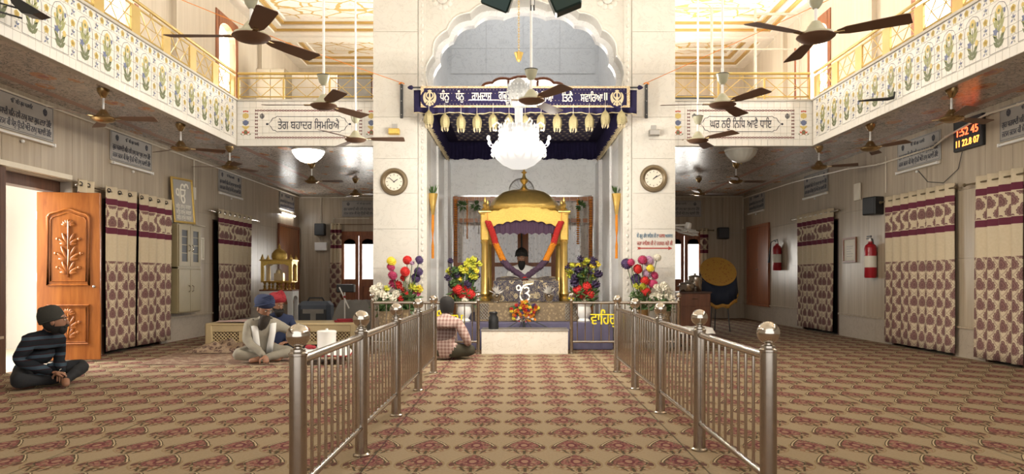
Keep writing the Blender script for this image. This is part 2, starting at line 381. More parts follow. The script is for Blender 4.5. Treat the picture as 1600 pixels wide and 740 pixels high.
    def mesh(s, name, mats, smooth=40):
        me = bpy.data.meshes.new(name); me.from_pydata(s.v, [], s.f)
        for m in (mats if isinstance(mats, (list, tuple)) else [mats]):
            me.materials.append(MAT[m] if isinstance(m, str) else m)
        if any(s.mi): me.polygons.foreach_set('material_index', s.mi)
        if s.uv:
            l = me.uv_layers.new(name='UVMap')
            for lp in me.loops: l.data[lp.index].uv = s.uv[lp.vertex_index]
        if smooth:
            me.polygons.foreach_set('use_smooth', [True]*len(me.polygons)); me.set_sharp_from_angle(angle=R(smooth))
        bm = bmesh.new(); bm.from_mesh(me); bmesh.ops.recalc_face_normals(bm, faces=bm.faces); bm.to_mesh(me); bm.free()
        me.update(); return me
    def build(s, name, mats, parent=None, smooth=40, loc=None, rot=None):
        return link(name, s.mesh(name, mats, smooth), parent, loc, rot)
def link(name, me, parent=None, loc=None, rot=None):
    o = bpy.data.objects.new(name, me); C.objects.link(o); o.parent = parent
    if loc is not None: o.location = loc
    if rot is not None: o.rotation_euler = rot
    return o
def tag(o, label=None, cat=None, group=None, kind=None):
    if label: o['label'] = label
    if cat: o['category'] = cat
    if group: o['group'] = group
    if kind: o['kind'] = kind
    return o
def thing(name, label, cat, loc=(0, 0, 0), rz=0, group=None, kind=None):
    o = bpy.data.objects.new(name, None); C.objects.link(o); o.location = loc; o.rotation_euler = (0, 0, rz)
    o.empty_display_size = .1
    return tag(o, label, cat, group, kind)
def copy_tree(o, parent=None, loc=None, rz=None, label=None, group=None):
    c = o.copy(); C.objects.link(c); c.parent = parent
    if loc is not None: c.location = loc
    if rz is not None: c.rotation_euler = (0, 0, rz)
    if label: c['label'] = label
    if group: c['group'] = group
    for ch in list(o.children): copy_tree(ch, c)
    return c
def ellipse(cx, cz, a, b, n=14, t0=0, t1=2*PI):
    return [(cx+a*math.cos(t0+(t1-t0)*k/n), cz+b*math.sin(t0+(t1-t0)*k/n)) for k in range(n if abs(t1-t0-2*PI) < 1e-6 else n+1)]
def leafpoly(cx, cz, ang, L, w):
    c, s_ = math.cos(ang), math.sin(ang)
    P = [(0, 0), (.3*L, .8*w), (.6*L, w*.75), (L, 0), (.6*L, -w*.75), (.3*L, -.8*w)]
    return [(cx+x*c-y*s_, cz+x*s_+y*c) for x, y in P]
_tx = {}
from mathutils.geometry import tessellate_polygon, interpolate_bezier
def text_mesh(body, size, mats, depth=.002, width=None, bold=0):
    """Lettering as a mesh in the local XZ plane, facing -Y, centred."""
    cu = bpy.data.curves.new('lettering', 'FONT'); cu.body = body; cu.size = size
    ob = bpy.data.objects.new('lettering', cu); C.objects.link(ob)
    dg = bpy.context.evaluated_depsgraph_get(); dg.update()
    ev = ob.evaluated_get(dg); cv = ev.to_curve(dg, apply_modifiers=False)
    cont = []
    for sp in cv.splines:
        bp = sp.bezier_points; P = []
        for a, b in zip(bp, list(bp[1:])+[bp[0]]):
            st = (a.handle_right-a.co).cross(b.co-a.co).length < 1e-6*size and (b.handle_left-b.co).cross(b.co-a.co).length < 1e-6*size
            P += [a.co.copy()] if st else [v.copy() for v in interpolate_bezier(a.co, a.handle_right, b.handle_left, b.co, 3)[:-1]]
        Q = []
        for p in P:
            if not Q or (p-Q[-1]).length > 1e-4*size: Q.append(p)
        if len(Q) > 3: cont.append(Q)
    ev.to_curve_clear(); bpy.data.objects.remove(ob); bpy.data.curves.remove(cu)
    def area2(P): return sum(a.x*b.y-b.x*a.y for a, b in zip(P, P[1:]+P[:1]))
    def inside(p, P):
        k = False
        for a, b in zip(P, P[1:]+P[:1]):
            if (a.y > p.y) != (b.y > p.y) and p.x < (b.x-a.x)*(p.y-a.y)/(b.y-a.y)+a.x: k = not k
        return k
    big = max(cont, key=lambda P: abs(area2(P))); sg = area2(big) > 0
    outer = [P for P in cont if (area2(P) > 0) == sg]; holes = [P for P in cont if (area2(P) > 0) != sg]
    mb = MB()
    if bold: outer = [[p+Vector((d*size, 0, 0)) for p in P] for P in outer for d in (-bold, bold)]; holes = [[p+(Vector((sum(q.x for q in P)/len(P), sum(q.y for q in P)/len(P), 0))-p)*.08 for p in P] for P in holes]
    for q_, P in enumerate(outer):
        dp = depth*(1+.06*(q_ % 9))
        H = [h for h in holes if inside(h[0], P)]; loops = [P]+H; allp = [v for l in loops for v in l]; n = len(allp)
        tri = tessellate_polygon([[Vector((v.x, v.y, 0)) for v in l] for l in loops])
        V = [(v.x, -dp, v.y) for v in allp]+[(v.x, dp, v.y) for v in allp]; Fc = [tuple(t) for t in tri]
        o = 0
        for l in loops:
            m = len(l); Fc += [(o+k, o+(k+1) % m, n+o+(k+1) % m, n+o+k) for k in range(m)]; o += m
        mb.add(V, Fc)
    xs = [v[0] for v in mb.v]; zs = [v[2] for v in mb.v]; cx, cz = (min(xs)+max(xs))/2, (min(zs)+max(zs))/2
    k = width/(max(xs)-min(xs)) if width else 1
    mb.v = [((x-cx)*k, y, z-cz) for x, y, z in mb.v]
    return mb.mesh('lettering', mats, 0)
# ================================================================ THE SETTING
CEIL, SLAB, TOPZ = 3.31, 3.45, 6.74           # gallery soffit, gallery floor, wall top
WX, BY, EX, EY = 6.0, 19.5, 4.58, 11.52       # side walls, back wall, gallery edge (side, far)
T = .1016                                     # one glazed tile
Y0 = -3.0                                     # where the built part of the hall begins
# floor: carpet laid in strips, seams running along the hall
floor = tag(MB().box(-6.3, 6.3, Y0, BY+.3, -.2, -.012).build('floor', 'grout'), 'stone floor slab under the patterned carpet strips', None, None, 'structure')
seams = [-6.02, -4.92, -2.96, -1.0, .96, 2.92, 4.88, 6.02]
for a, b in zip(seams, seams[1:]):
    n = 40
    def fn(u, v, a=a, b=b):
        y = Y0+(BY-Y0)*v; x = a+.003+(b-a-.006)*u
        e = min(u, 1-u)*(b-a); lift = .004*max(0, 1-e/.02)*(.5+.5*math.sin(y*5+a*9))
        return (x, y, lift)
    m = MB().grid(fn, 14, n); 
    m.build('carpet_strip', 'carpet', floor)
def subtract(a, b, cuts):
    """the pieces of the span a..b left after taking out the cuts"""
    out = [(a, b)]
    for c, d in cuts:
        nxt = []
        for p, q in out:
            if d <= p or c >= q: nxt.append((p, q)); continue
            if c > p: nxt.append((p, c))
            if d < q: nxt.append((d, q))
        out = nxt
    return out
_slab = {}
def slab(parent, name, mat, M, w, h, th=.02):
    key = (name, mat, round(w, 3), round(h, 3), th)
    if key not in _slab:
        _slab[key] = MB().box(-w/2, w/2, -th, 0, -h/2, h/2).mesh(name, mat, 0)
    o = link(name, _slab[key], parent); o.matrix_local = M; return o
def clad(parent, name, mat, frame, us, zs, opens=(), gap=.004, th=.02):
    """clads a wall plane; frame(u, z) -> world point, rot = rotation about Z so that local -Y faces the room"""
    fr, rz = frame
    for u0, u1 in zip(us, us[1:]):
        for z0, z1 in zip(zs, zs[1:]):
            cuts = [o for o in opens if o[0] < u1-1e-4 and o[1] > u0+1e-4]
            zsp = [(z0, z1)]
            for o in cuts: zsp = [p for q in zsp for p in subtract(q[0], q[1], [(o[2], o[3])])]
            for a, b in zsp:
                if b-a < .03: continue
                M = Matrix.Translation(fr((u0+u1)/2, (a+b)/2)) @ Matrix.Rotation(rz, 4, 'Z')
                slab(parent, name, mat, M, abs(u1-u0)-gap, b-a-gap, th)
def steps(a, b, d, keep=()):
    n = max(1, round((b-a)/d)); L = [a+(b-a)*k/n for k in range(n+1)]
    for k in keep:
        L = [x for x in L if abs(x-k) > d*.35 or x in (a, b)]+[k]
    return sorted(set(round(x, 4) for x in L))
openL = [(8.25, 9.56, 0, 2.36), (10.25, 11.95, 0, 2.22), (13.95, 15.35, 0, 2.22)]
openR = [(8.7, 9.45, 0, 2.22), (10.1, 11.8, 0, 2.22), (13.75, 15.5, 0, 2.22)]
def side_wall(name, sx, opens, label):
    m = MB(); x0, x1 = sorted((sx*(WX+.32), sx*(WX+.02)))
    ys = sorted({Y0, BY+.3}|{o[0] for o in opens}|{o[1] for o in opens})
    for a, b in zip(ys, ys[1:]):
        z0 = max([o[3] for o in opens if o[0] <= a+1e-6 and o[1] >= b-1e-6], default=-.2)
        m.box(x0, x1, a, b, z0, SLAB)
    w = tag(m.build(name, 'grout', None, 0), label, None, None, 'structure')
    keep = [o[i] for o in opens for i in (0, 1)]
    clad(w, 'stone_slab', 'wallstone', (lambda u, z: Vector((sx*(WX+.02), u, z)), -sx*PI/2), steps(5.2, BY, .62, keep), [.42, 1.36, 2.30, CEIL], opens)
    clad(w, 'dado_slab', 'dadostone', (lambda u, z: Vector((sx*(WX+.02), u, z)), -sx*PI/2), steps(5.2, BY, 1.24, keep), [0, .42], opens)
    return w
# local -Y must face the room: for the right wall that is -X
wall_left = side_wall('wall_left', -1, openL, 'veined stone side wall with the open carved door')
wall_right = side_wall('wall_right', 1, openR, 'veined stone side wall with the red fire extinguishers')
# back wall with its two glazed doors
m = MB(); bo = [(-4.88, -3.92), (3.92, 4.88)]
bo3 = bo+[(-1.6, 1.6)]
for a, b in subtract(-6.3, 6.3, bo3): m.box(a, b, BY+.02, BY+.3, -.2, SLAB)
for a, b in bo: m.box(a, b, BY+.02, BY+.3, 2.34, SLAB)
m.box(-1.6, 1.6, BY+.02, BY+.3, -.2, .7).box(-1.6, 1.6, BY+.02, BY+.3, 2.5, SLAB)
wall_back = tag(m.build('wall_back', 'grout', None, 0), 'veined stone wall far behind the pillars with glazed doors', None, None, 'structure')
for a, b in ((-6.0, -2.0), (2.0, 6.0)):
    clad(wall_back, 'stone_slab', 'wallstone', (lambda u, z: Vector((u, BY+.02, z)), 0), steps(a, b, .6, [x for o in bo for x in o if a < x < b]), [0, .42, 1.36, 2.30, CEIL], [(p, q, 0, 2.34) for p, q in bo])
# skirting under the dado line
for nm, x0, x1 in (('baseboard_left', -6.0, -5.975), ('baseboard_right', 5.975, 6.0)):
    cut = [(o[0], o[1]) for o in (openL if x0 < 0 else openR)]
    bb = thing(nm, 'stone ledge line along the foot of the side wall', None, (0, 0, 0), 0, None, 'structure')
    for a, b in subtract(5.2, BY, cut): MB().box(x0, x1, a, b, .40, .43).build('stone_ledge', 'wallstone', bb, 0)
# gallery floors / lower ceiling
cl = thing('ceiling', 'painted glossy soffit under the galleries', None, (0, 0, 0), 0, None, 'structure')
for a, b, c, d in ((-6.3, -EX-.08, Y0, BY+.3), (EX+.08, 6.3, Y0, BY+.3), (-EX-.08, -2.33, EY+.08, BY+.3), (2.33, EX+.08, EY+.08, BY+.3), (-2.33, 2.33, 15.0, BY+.3)):
    MB().box(a, b, c, d, CEIL, SLAB).build('soffit_panel', 'soffit', cl, 0)
# ---- arch wall with its scalloped opening
AY0, AY1 = 11.2, 11.72
def arch_path(hw, z_spring, z_apex, lobes=9, bump=.06, n=7, cx=0):
    """cusped arch from the left springing to the right one"""
    P = []
    for k in range(lobes):
        t0, t1 = PI-PI*k/lobes, PI-PI*(k+1)/lobes
        for j in range(n+(k == lobes-1)):
            t = t0+(t1-t0)*j/n; q = abs(math.sin(PI*j/n))*bump
            c, s_ = math.cos(t), math.sin(t)
            P.append((cx+math.copysign(abs(c)**.82, c)*hw+q*c, z_spring+(abs(s_)**.86)*(z_apex-z_spring)+q*s_))
    return P
ap = arch_path(1.50, 4.02, 5.36)
poly = [(-2.35, 0), (-1.52, 0), (-1.52, 4.02)]+ap[1:-1]+[(1.52, 4.02), (1.52, 0), (2.33, 0), (2.33, 6.9), (-2.35, 6.9)]
wall_arch = tag(MB().prism(poly, AY0+.02, AY1).build('wall_arch', 'marble', None, 30), 'white marble wall with scalloped arch on two broad pillars', None, None, 'structure')
for sx, x0, x1 in ((-1, -2.35, -1.66), (1, 1.66, 2.33)):
    clad(wall_arch, 'marble_slab', 'marble', (lambda u, z: Vector((u, AY0+.02, z)), 0), [x0, x1], [0, .62, 1.24, 1.85, 2.40, 2.94, 3.58, 4.25, 4.90, 5.5, 6.2])
    xb = sx*1.59                                # carved border strip beside the opening
    MB().box(xb-.055, xb+.055, AY0, AY0+.02, 0, 6.2).build('border_strip', 'marble', wall_arch, 0)
    for k in range(46):
        if k == 0: bead = MB().ball((0, 0, 0), .022, 8, 4, 0, 1, .5, 1.6).mesh('carved_bead', 'marble')
        link('carved_bead', bead, wall_arch, (xb, AY0-.001, .9+k*.105))
    ro = MB()
    for k in range(10):
        a = 2*PI*k/10; ro.ball((math.cos(a)*.13, 0, math.sin(a)*.13), .05, 8, 5, 0, 1, .35, 1)
    ro.ball((0, 0, 0), .085, 12, 6, 0, 1, .45, 1)
    ro.build('carved_rosette', 'marble', wall_arch, 40, (sx*1.28, AY0+.015, 5.42))
# raised cusped moulding round the arch
ap2 = arch_path(1.50, 4.02, 5.36); mo = MB()
mo.tube([(x, AY0+.015, z) for x, z in ap2], .016, 6); mo.build('arch_moulding', 'marble', wall_arch)
ap3 = arch_path(1.42, 4.02, 5.27, 9, .06); 
ring = [(x, z) for x, z in ap3]; outer = [(x, z) for x, z in ap]
m = MB(); V = [(x, AY1-.16, z) for x, z in outer]+[(x, AY1-.16, z) for x, z in ring]+[(x, AY1, z) for x, z in outer]+[(x, AY1, z) for x, z in ring]; n = len(ap)
Fc = []
for k in range(n-1): Fc += [(k, k+1, n+k+1, n+k), (n+k, n+k+1, 3*n+k+1, 3*n+k), (2*n+k, 2*n+k+1, 3*n+k+1, 3*n+k)]
m.add(V, Fc).build('inner_cusp', 'marble_alcove', wall_arch, 30)
# ---- alcove behind the arch
alc = thing('wall_alcove', 'grey white marble walls of the shrine alcove', None, (0, 0, 0), 0, None, 'structure')
for sx in (-1, 1):
    a, b = sorted((sx*1.54, sx*2.33))
    MB().box(a, b, AY1, 15.0, 0, 6.9).build('side_pier', 'marble_alcove', alc, 0)
    MB().box(*sorted((sx*1.49, sx*1.54)), 12.6, 12.95, 0, 3.4).build('pilaster', 'marble_alcove', alc, 0)
    MB().box(*sorted((sx*1.47, sx*1.54)), 14.1, 14.7, 0, 3.4).build('pilaster', 'marble_alcove', alc, 0)
    clad(alc, 'marble_slab', 'marble_alcove', (lambda u, z: Vector((sx*1.535, u, z)), -sx*PI/2), [11.74, 12.6], [0, .8, 1.6, 2.4, 3.2, 4.0, 4.8, 5.6], th=.012)
m = MB(); m.box(-1.54, -1.43, 14.72, 15, 0, 2.77).box(1.43, 1.54, 14.72, 15, 0, 2.77)
wp = arch_path(.92, 4.72, 5.14, 7, .045, 6)
m.prism([(-1.54, 2.77), (1.54, 2.77), (1.54, 4.1), (-1.54, 4.1)], 14.72, 15)
m.prism([(-1.54, 4.1), (-.92, 4.1), (-.92, 4.72)]+wp[1:-1]+[(.92, 4.72), (.92, 4.1), (1.54, 4.1), (1.54, 6.9), (-1.54, 6.9)], 14.72, 15)
m.build('back_panel', 'marble_alcove', alc, 0)
clad(alc, 'marble_slab', 'marble_alcove', (lambda u, z: Vector((u, 14.72, z)), 0), [-1.47, -.75, 0, .75, 1.47], [2.79, 3.36, 3.95], th=.014)
clad(alc, 'marble_slab', 'marble_alcove', (lambda u, z: Vector((u, 14.72, z)), 0), [-1.47, -.75, 0, .75, 1.47], [5.24, 5.75, 6.4], th=.014)
w1 = thing('window_1', 'cusped arched window with brown frame above the canopy', None, (0, 0, 0), 0, None, 'structure')
MB().tube([(-.92, 14.73, 4.1), (-.92, 14.73, 4.72)]+[(x, 14.73, z) for x, z in wp[1:-1]]+[(.92, 14.73, 4.72), (.92, 14.73, 4.1)], .03, 6).build('window_frame', 'redwood', w1)
MB().box(-1.1, 1.1, 14.9, 14.91, 4.0, 5.3).build('pane', 'frosted', w1, 0)
for x in (-.3, .3): MB().box(x-.02, x+.02, 14.86, 14.9, 4.0, 5.2).build('mullion', 'redwood', w1, 0)
# ---- upper walls and ceiling
upw = [(1.9, 3.3), (6.05, 7.2), (10.05, 11.2), (14.1, 15.2)]
for nm, sx, lb in (('wall_upper_left', -1, 'pale upper gallery wall above the open carved door'), ('wall_upper_right', 1, 'pale upper gallery wall above the red fire extinguishers')):
    m = MB(); x0, x1 = sorted((sx*WX, sx*(WX+.3)))
    for a, b in subtract(Y0, BY+.3, upw): m.box(x0, x1, a, b, SLAB, TOPZ+.3)
    for a, b in upw: m.box(x0, x1, a, b, 6.36, TOPZ+.3)
    u = tag(m.build(nm, 'upperwall', None, 0), lb, None, None, 'structure')
    for a, b in ((4.2, 4.7), (8.3, 8.9), (12.3, 13.0), (16.4, 17.0)):
        MB().box(*sorted((sx*(WX-.09), sx*WX)), a, b, SLAB, TOPZ).build('pilaster', 'upperwall', u, 0)
wall_upper_back = tag(MB().box(-6.3, -2.0, BY, BY+.3, SLAB, 7.04).box(2.0, 6.3, BY, BY+.3, SLAB, 7.04).box(-2, 2, BY, BY+.3, SLAB, 3.7).build('wall_upper_back', 'upperwall', None, 0), 'pale back wall of the upper gallery', None, None, 'structure')
kw = 2
for sx, side in ((-1, 'beside the steel cupboards'), (1, 'on the sunlit side of the gallery')):
    for a, b in upw:
        w = thing('window_%d' % kw, 'tall window with brown wooden arched frame ' + side, None, (0, 0, 0), 0, None, 'structure'); kw += 1
        xf0, xf1 = sorted((sx*(WX-.02), sx*(WX+.12)))
        for p, q in ((a, a+.13), (b-.13, b)): MB().box(xf0, xf1, p, q, SLAB, 6.36).build('window_jamb', 'redwood', w, 0)
        cx = (a+b)/2; hw = (b-a)/2-.13
        pts = [(-hw-.02, 6.36), (-hw-.02, 5.95)]+[(-hw*math.cos(PI*k/10), 5.95+.26*math.sin(PI*k/10)) for k in range(11)]+[(hw+.02, 5.95), (hw+.02, 6.36)]
        Mx = Matrix.Translation((xf0, cx, 0)) @ Matrix.Rotation(PI/2, 4, 'Z')
        MB().prism(pts, -(xf1-xf0), 0, Mx).build('arched_lintel', 'redwood', w, 0)
        MB().box(*sorted((sx*(WX+.2), sx*(WX+.21))), a, b, SLAB, 6.36).build('pane', 'frosted', w, 0)
# upper ceiling: plaster with two stuccoed trays in gold lines
cu = thing('ceiling_upper', 'cream plaster ceiling with gilded stucco trays', None, (0, 0, 0), 0, None, 'structure')
trays = [(-5.35, 5.35, Y0+.6, 16.35), (-5.35, 5.35, 17.75, 18.95)]
MB().box(-6.3, 6.3, Y0, BY+.3, 6.99, 7.1).build('ceiling_slab', 'plaster', cu, 0)
for x0, x1, y0, y1 in trays:
    MB().box(x0, x1, y0, y1, 6.95, 6.99).build('stucco_field', 'goldceil', cu, 0)
ys = [Y0, Y0+.6, 16.35, 17.75, 18.95, BY+.3]
for k, (x0, x1, y0, y1) in enumerate(trays):
    yo0, yo1 = (Y0, 16.9) if k == 0 else (17.35, BY)
    for e, z0, z1, mt, nm in ((0, 6.90, 6.99, 'plaster', 'cornice'), (.06, 6.86, 6.92, 'goldpaint', 'gilded_moulding'), (.16, 6.82, 6.90, 'plaster', 'cornice'), (.30, 6.78, 6.86, 'goldpaint', 'gilded_moulding'), (.38, 6.74, 6.82, 'plaster', 'cornice')):
        wd = .08 if mt == 'goldpaint' else (.16 if e < .3 else .27)
        a0, a1, b0, b1 = x0-e, x1+e, y0-e, y1+e
        MB().box(a0-wd, a1+wd, b1, b1+wd, z0, z1).build(nm, mt, cu, 0)
        if k: MB().box(a0-wd, a1+wd, b0-wd, b0, z0, z1).build(nm, mt, cu, 0)
        MB().box(a0-wd, a0, b0, b1, z0, z1).build(nm, mt, cu, 0); MB().box(a1, a1+wd, b0, b1, z0, z1).build(nm, mt, cu, 0)
MB().box(-6.0, 6.0, 16.95, 17.1, 6.70, 6.99).build('beam', 'plaster', cu, 0)
# ---- tiled gallery parapets
ROWS = 7
tile_me = MB().rbox(-T/2+.001, T/2-.001, -.008, 0, -T/2+.001, T/2-.001, .0022).mesh('tile', 'tile', 0)
def sprig(mb, k):
    """one border tile's flower; k 0 yellow, 1 grey-green"""
    if k == 0:
        for j in range(5):
            a = 2*PI*j/5+.3; mb.flat(ellipse(.018*math.cos(a), .018*math.sin(a), .020, .020, 8), 0, None, 0)
        mb.flat(leafpoly(-.01, -.025, R(-140), .03, .009), .0002, None, 1); mb.flat(leafpoly(.01, -.025, R(-40), .03, .009), .0002, None, 1)
    else:
        for j, a in enumerate((40, 130, 220, 320, 90)):
            mb.flat(leafpoly(.004*math.cos(R(a)), .004*math.sin(R(a)), R(a), .042, .011), 0, None, 1 if j % 2 else 2)
    return mb
spr = [sprig(MB(), k).mesh('border_flower', ['yellowgl', 'greyg', 'blueg'], 0) for k in (0, 1)]
def niche_motif():
    m = MB(); h, w = 5*T-.02, .264
    O = [(-w/2, 0), (-w/2, h*.70)]+[(-w/2*math.cos(t)*(1-.08*abs(math.sin(3*t))), h*.70+h*.28*math.sin(t)**.9*(1-.05*abs(math.sin(4*t)))) for t in [PI*k/18 for k in range(1, 18)]]+[(w/2, h*.70), (w/2, 0)]
    n = len(O)
    for k in range(n):
        a, b = Vector(O[k]), Vector(O[(k+1) % n]); d = (b-a).normalized()*.0045; p = Vector((-d.y, d.x))
        m.flat([a-d*.3+p*.5, b+d*.3+p*.5, b+d*.3-p*.5, a-d*.3-p*.5], 0, None, 0)
    m.flat([(-.005, .03), (.005, .03), (.006, .34), (-.004, .34)], -.0002, None, 2)
    for sx in (-1, 1):
        m.flat(leafpoly(0, .035, R(90-sx*48), .11, .024), -.0003, None, 2); m.flat(leafpoly(0, .075, R(90-sx*42), .125, .025), -.0003, None, 2)
        m.flat(leafpoly(0, .19, R(90-sx*34), .16, .024), -.0003, None, 1); m.flat(leafpoly(0, .25, R(90-sx*36), .13, .022), -.0003, None, 1)
        m.flat(leafpoly(sx*.03, .30, R(90-sx*12), .12, .020), -.0003, None, 1); m.flat(leafpoly(sx*.02, .14, R(90-sx*62), .09, .018), -.0003, None, 1)
    m.flat(ellipse(.0, .405, .042, .045, 9), -.0004, None, 3); m.flat(ellipse(.0, .395, .016, .018, 7), -.0006, None, 2)
    for j in range(5):
        a = 2*PI*j/5; m.flat(leafpoly(-.05, .20, a, .045, .017), -.0004, None, 4)
    m.flat(ellipse(.065, .19, .027, .032, 8), -.0004, None, 3); m.flat(ellipse(.08, .375, .016, .026, 8), -.0004, None, 4); m.flat(ellipse(-.075, .33, .018, .022, 8), -.0004, None, 3)
    return m.mesh('niche_motif', ['ink', 'olive', 'darkleaf', 'yellowgl', 'blueg'], 0)
nm_me = niche_motif()
def tiled(parent, fr, rz, cols, limit, z0=3.19, rows=ROWS):
    """lays tiles; fr(i) -> x, y of column centre; the columns past the limit are joined"""
    rest = MB()
    for i in cols:
        x, y = fr(i)
        for j in range(rows):
            M = Matrix.Translation((x, y, z0+T*(j+.5))) @ Matrix.Rotation(rz, 4, 'Z')
            if limit > 0: o = link('tile', tile_me, parent); o.matrix_local = M; limit -= 1
            else: rest.box(-T/2+.001, T/2-.001, -.008, 0, -T/2+.001, T/2-.001, 0, M)
    if rest.v: tag(rest.build('tile_field', 'tile', parent, 0), None, None, None, 'stuff')
for nm, sx, lb in (('trim_1', -1, 'flower tiled gallery parapet above the open carved door'), ('trim_2', 1, 'flower tiled gallery parapet above the red fire extinguishers')):
    x0, x1 = sorted((sx*EX, sx*(EX+.08)))
    p = tag(MB().box(x0, x1, Y0, EY+.08, 3.19, 3.19+T*ROWS).build(nm, 'grout', None, 0), lb, None, None, 'structure')
    MB().box(*sorted((sx*(EX-.03), sx*(EX+.1))), Y0, EY+.08, 3.19+T*ROWS, 3.93).build('ledge', 'ledge', p, 0)
    rz = -sx*PI/2
    yc = 11.11+.2032-T/2                      # a border column is centred on 11.31
    col0 = [11.31+T-i*T for i in range(56)]
    tiled(p, lambda i: (sx*EX, col0[i]), rz, list(range(55, -1, -1)), 300)
    xf = sx*(EX-.0095)
    for k in range(14):
        yb = 11.31-.4064*k
        M = Matrix.Translation((xf, yb-.2032, 3.19+T+.01)) @ Matrix.Rotation(rz, 4, 'Z')
        o = link('niche_motif', nm_me, p); o.matrix_local = M
        for j in range(5):
            o = link('border_flower', spr[(j+1) % 2], p); o.matrix_local = Matrix.Translation((xf, yb, 3.19+T*(1.5+j))) @ Matrix.Rotation(rz, 4, 'Z')
        for j in range(4):
            o = link('border_flower', spr[(j+1) % 2], p); o.matrix_local = Matrix.Translation((xf, yb-T*j, 3.19+T*6.5)) @ Matrix.Rotation(rz, 4, 'Z')
def flower_panel():
    m = MB()
    m.flat(ellipse(0, -.13, .035, .04, 10), 0, None, 0)
    for sx in (-1, 1):
        for j, a in enumerate((10, 50, 95)): m.flat(leafpoly(sx*.015, -.17, R(90-sx*(90-a)) if sx > 0 else R(90+(90-a)), .075, .02), -.0002, None, 2 if j != 1 else 0)
        m.flat(ellipse(sx*.045, -.16, .018, .016, 8), -.0003, None, 4); m.flat(leafpoly(sx*.01, -.06, R(90-sx*60), .06, .02), -.0002, None, 1)
        m.flat(leafpoly(0, .0, R(90-sx*50), .07, .025), -.0002, None, 3); m.flat(leafpoly(0, .03, R(90-sx*115), .06, .02), -.0002, None, 2); m.flat(ellipse(sx*.03, .13, .02, .04, 8), -.0002, None, 1)
        m.flat(ellipse(sx*.03, .20, .014, .014, 7), -.0002, None, 0)
    m.flat(ellipse(0, .02, .042, .045, 10), -.0003, None, 3); m.flat(ellipse(0, .13, .03, .05, 9), -.0003, None, 1); m.flat(ellipse(0, -.06, .03, .03, 9), -.0003, None, 1); m.flat(ellipse(0, .205, .02, .012, 7), -.0003, None, 0)
    return m.mesh('flower_panel', ['redg', 'yellowgl', 'darkleaf', 'blueg', 'whitecloth'], 0)
fp_me = flower_panel()
tri = MB(); tri.flat([(-.021, -.021), (.003, 0), (-.021, .021)]).flat([(.021, -.021), (-.003, 0), (.021, .021)]); tri_me = tri.mesh('hourglass_mark', 'maroon', 0)
for nm, sx, lb, body in (('trim_3', -1, 'tiled gallery parapet lettered beside the lit glass ceiling bowl', 'ਤੇਗ ਬਹਾਦਰ ਿਸਮਿਰਐ'), ('trim_4', 1, 'tiled gallery parapet lettered beside the unlit glass ceiling bowl', 'ਘਰ ਨਉ ਿਨਿਧ ਆਵੈ ਧਾਇ')):
    a, b = sorted((sx*2.33, sx*EX)); c = sx*3.44
    p = tag(MB().box(a, b, EY, EY+.08, 3.19, 3.19+T*ROWS).build(nm, 'grout', None, 0), lb, None, None, 'structure')
    MB().box(a, b, EY-.03, EY+.1, 3.19+T*ROWS, 3.93).build('ledge', 'ledge', p, 0)
    n = int((b-a)/T)
    tiled(p, lambda i: (sx*(EX-T*(i+.5)), EY), 0, list(range(n+1)), 300)
    yf = EY-.0095; zc = 3.19+T*3.42
    for x in (c-1.0, c+1.0): link('flower_panel', fp_me, p, (x, yf, zc))
    for k in range(34):
        for z in (-.215, .215): link('hourglass_mark', tri_me, p, (c-.83+k*.0503, yf, zc+z))
    for k in range(1, 8):
        for x in (-.83, .83): link('hourglass_mark', tri_me, p, (c+x, yf, zc-.215+k*.0538))
    P = [(-.47, .12), (-.50, .125), (-.53, .10), (-.57, .095), (-.60, .04), (-.64, .0)]; P = P+[(x, -z) for x, z in P[-2::-1]]
    P = P+[(-x, z) for x, z in P[::-1]]
    MB().tube([(c+x, yf, zc+z) for x, z in P], .0045, 4, 0, True).build('cartouche_line', 'ink', p)
    for x in (-.66, .66): MB().ball((c+x, yf, zc), .018, 8, 5, 0, 1, .15, 1).build('cartouche_knot', 'ink', p)
    link('lettering', text_mesh(body, .19, 'ink', .001, .98, .004), p, (c, yf-.0015, zc+.005))
    for x in ((-.74, .74) if sx > 0 else (-.74,)): link('emblem', text_mesh('☬', .12, 'ink', .001, None, .004), p, (c+x, yf-.0012, zc+.125))
# ---- gallery railings in yellow brass
def gallery_rail(label, L, n, post_w, group):
    """along local +X from 0 to L, local origin on the ledge"""
    t = thing('gallery_railing', label, 'railing', (0, 0, 0), 0, group)
    MB().tube([(0, 0, .42), (L, 0, .42)], .022, 8).build('top_rail', 'railgold', t)
    MB().tube([(0, 0, .35), (L, 0, .35)], .012, 6).build('upper_rail', 'railgold', t)
    MB().tube([(0, 0, .05), (L, 0, .05)], .012, 6).build('lower_rail', 'railgold', t)
    d = L/n; post = MB().box(-post_w/2, post_w/2, -.012, .012, 0, .36).mesh('post', 'railgold', 0)
    lat = MB(); w = d-post_w
    for k in range(2):
        a = post_w/2+w*k/2; b = a+w/2
        lat.cyl((a, 0, .05), (b, 0, .35), .0065, 5).cyl((a, .008, .35), (b, .008, .05), .0065, 5)
    lat.cyl((post_w/2, 0, .2), (d-post_w/2, 0, .2), .005, 5)
    lat_me = lat.mesh('lattice_bars', 'railgold')
    ring = MB(); ring.tube([(math.cos(2*PI*k/10)*.03, 0, .385+math.sin(2*PI*k/10)*.03) for k in range(10)], .006, 5, 0, True); ring_me = ring.mesh('ring', 'railgold')
    for k in range(n+1): link('post', post, t, (min(max(d*k, post_w/2), L-post_w/2), 0, 0))
    for k in range(n): link('lattice_bars', lat_me, t, (d*k, 0, 0)); link('ring', ring_me, t, (d*(k+.5), 0, 0))
    return t
g = gallery_rail('yellow brass lattice railing over the parapet above the open carved door', 12.0, 16, .19, 'gallery railings'); g.location = (-EX-.03, 11.5, 3.93); g.rotation_euler = (0, 0, -PI/2)
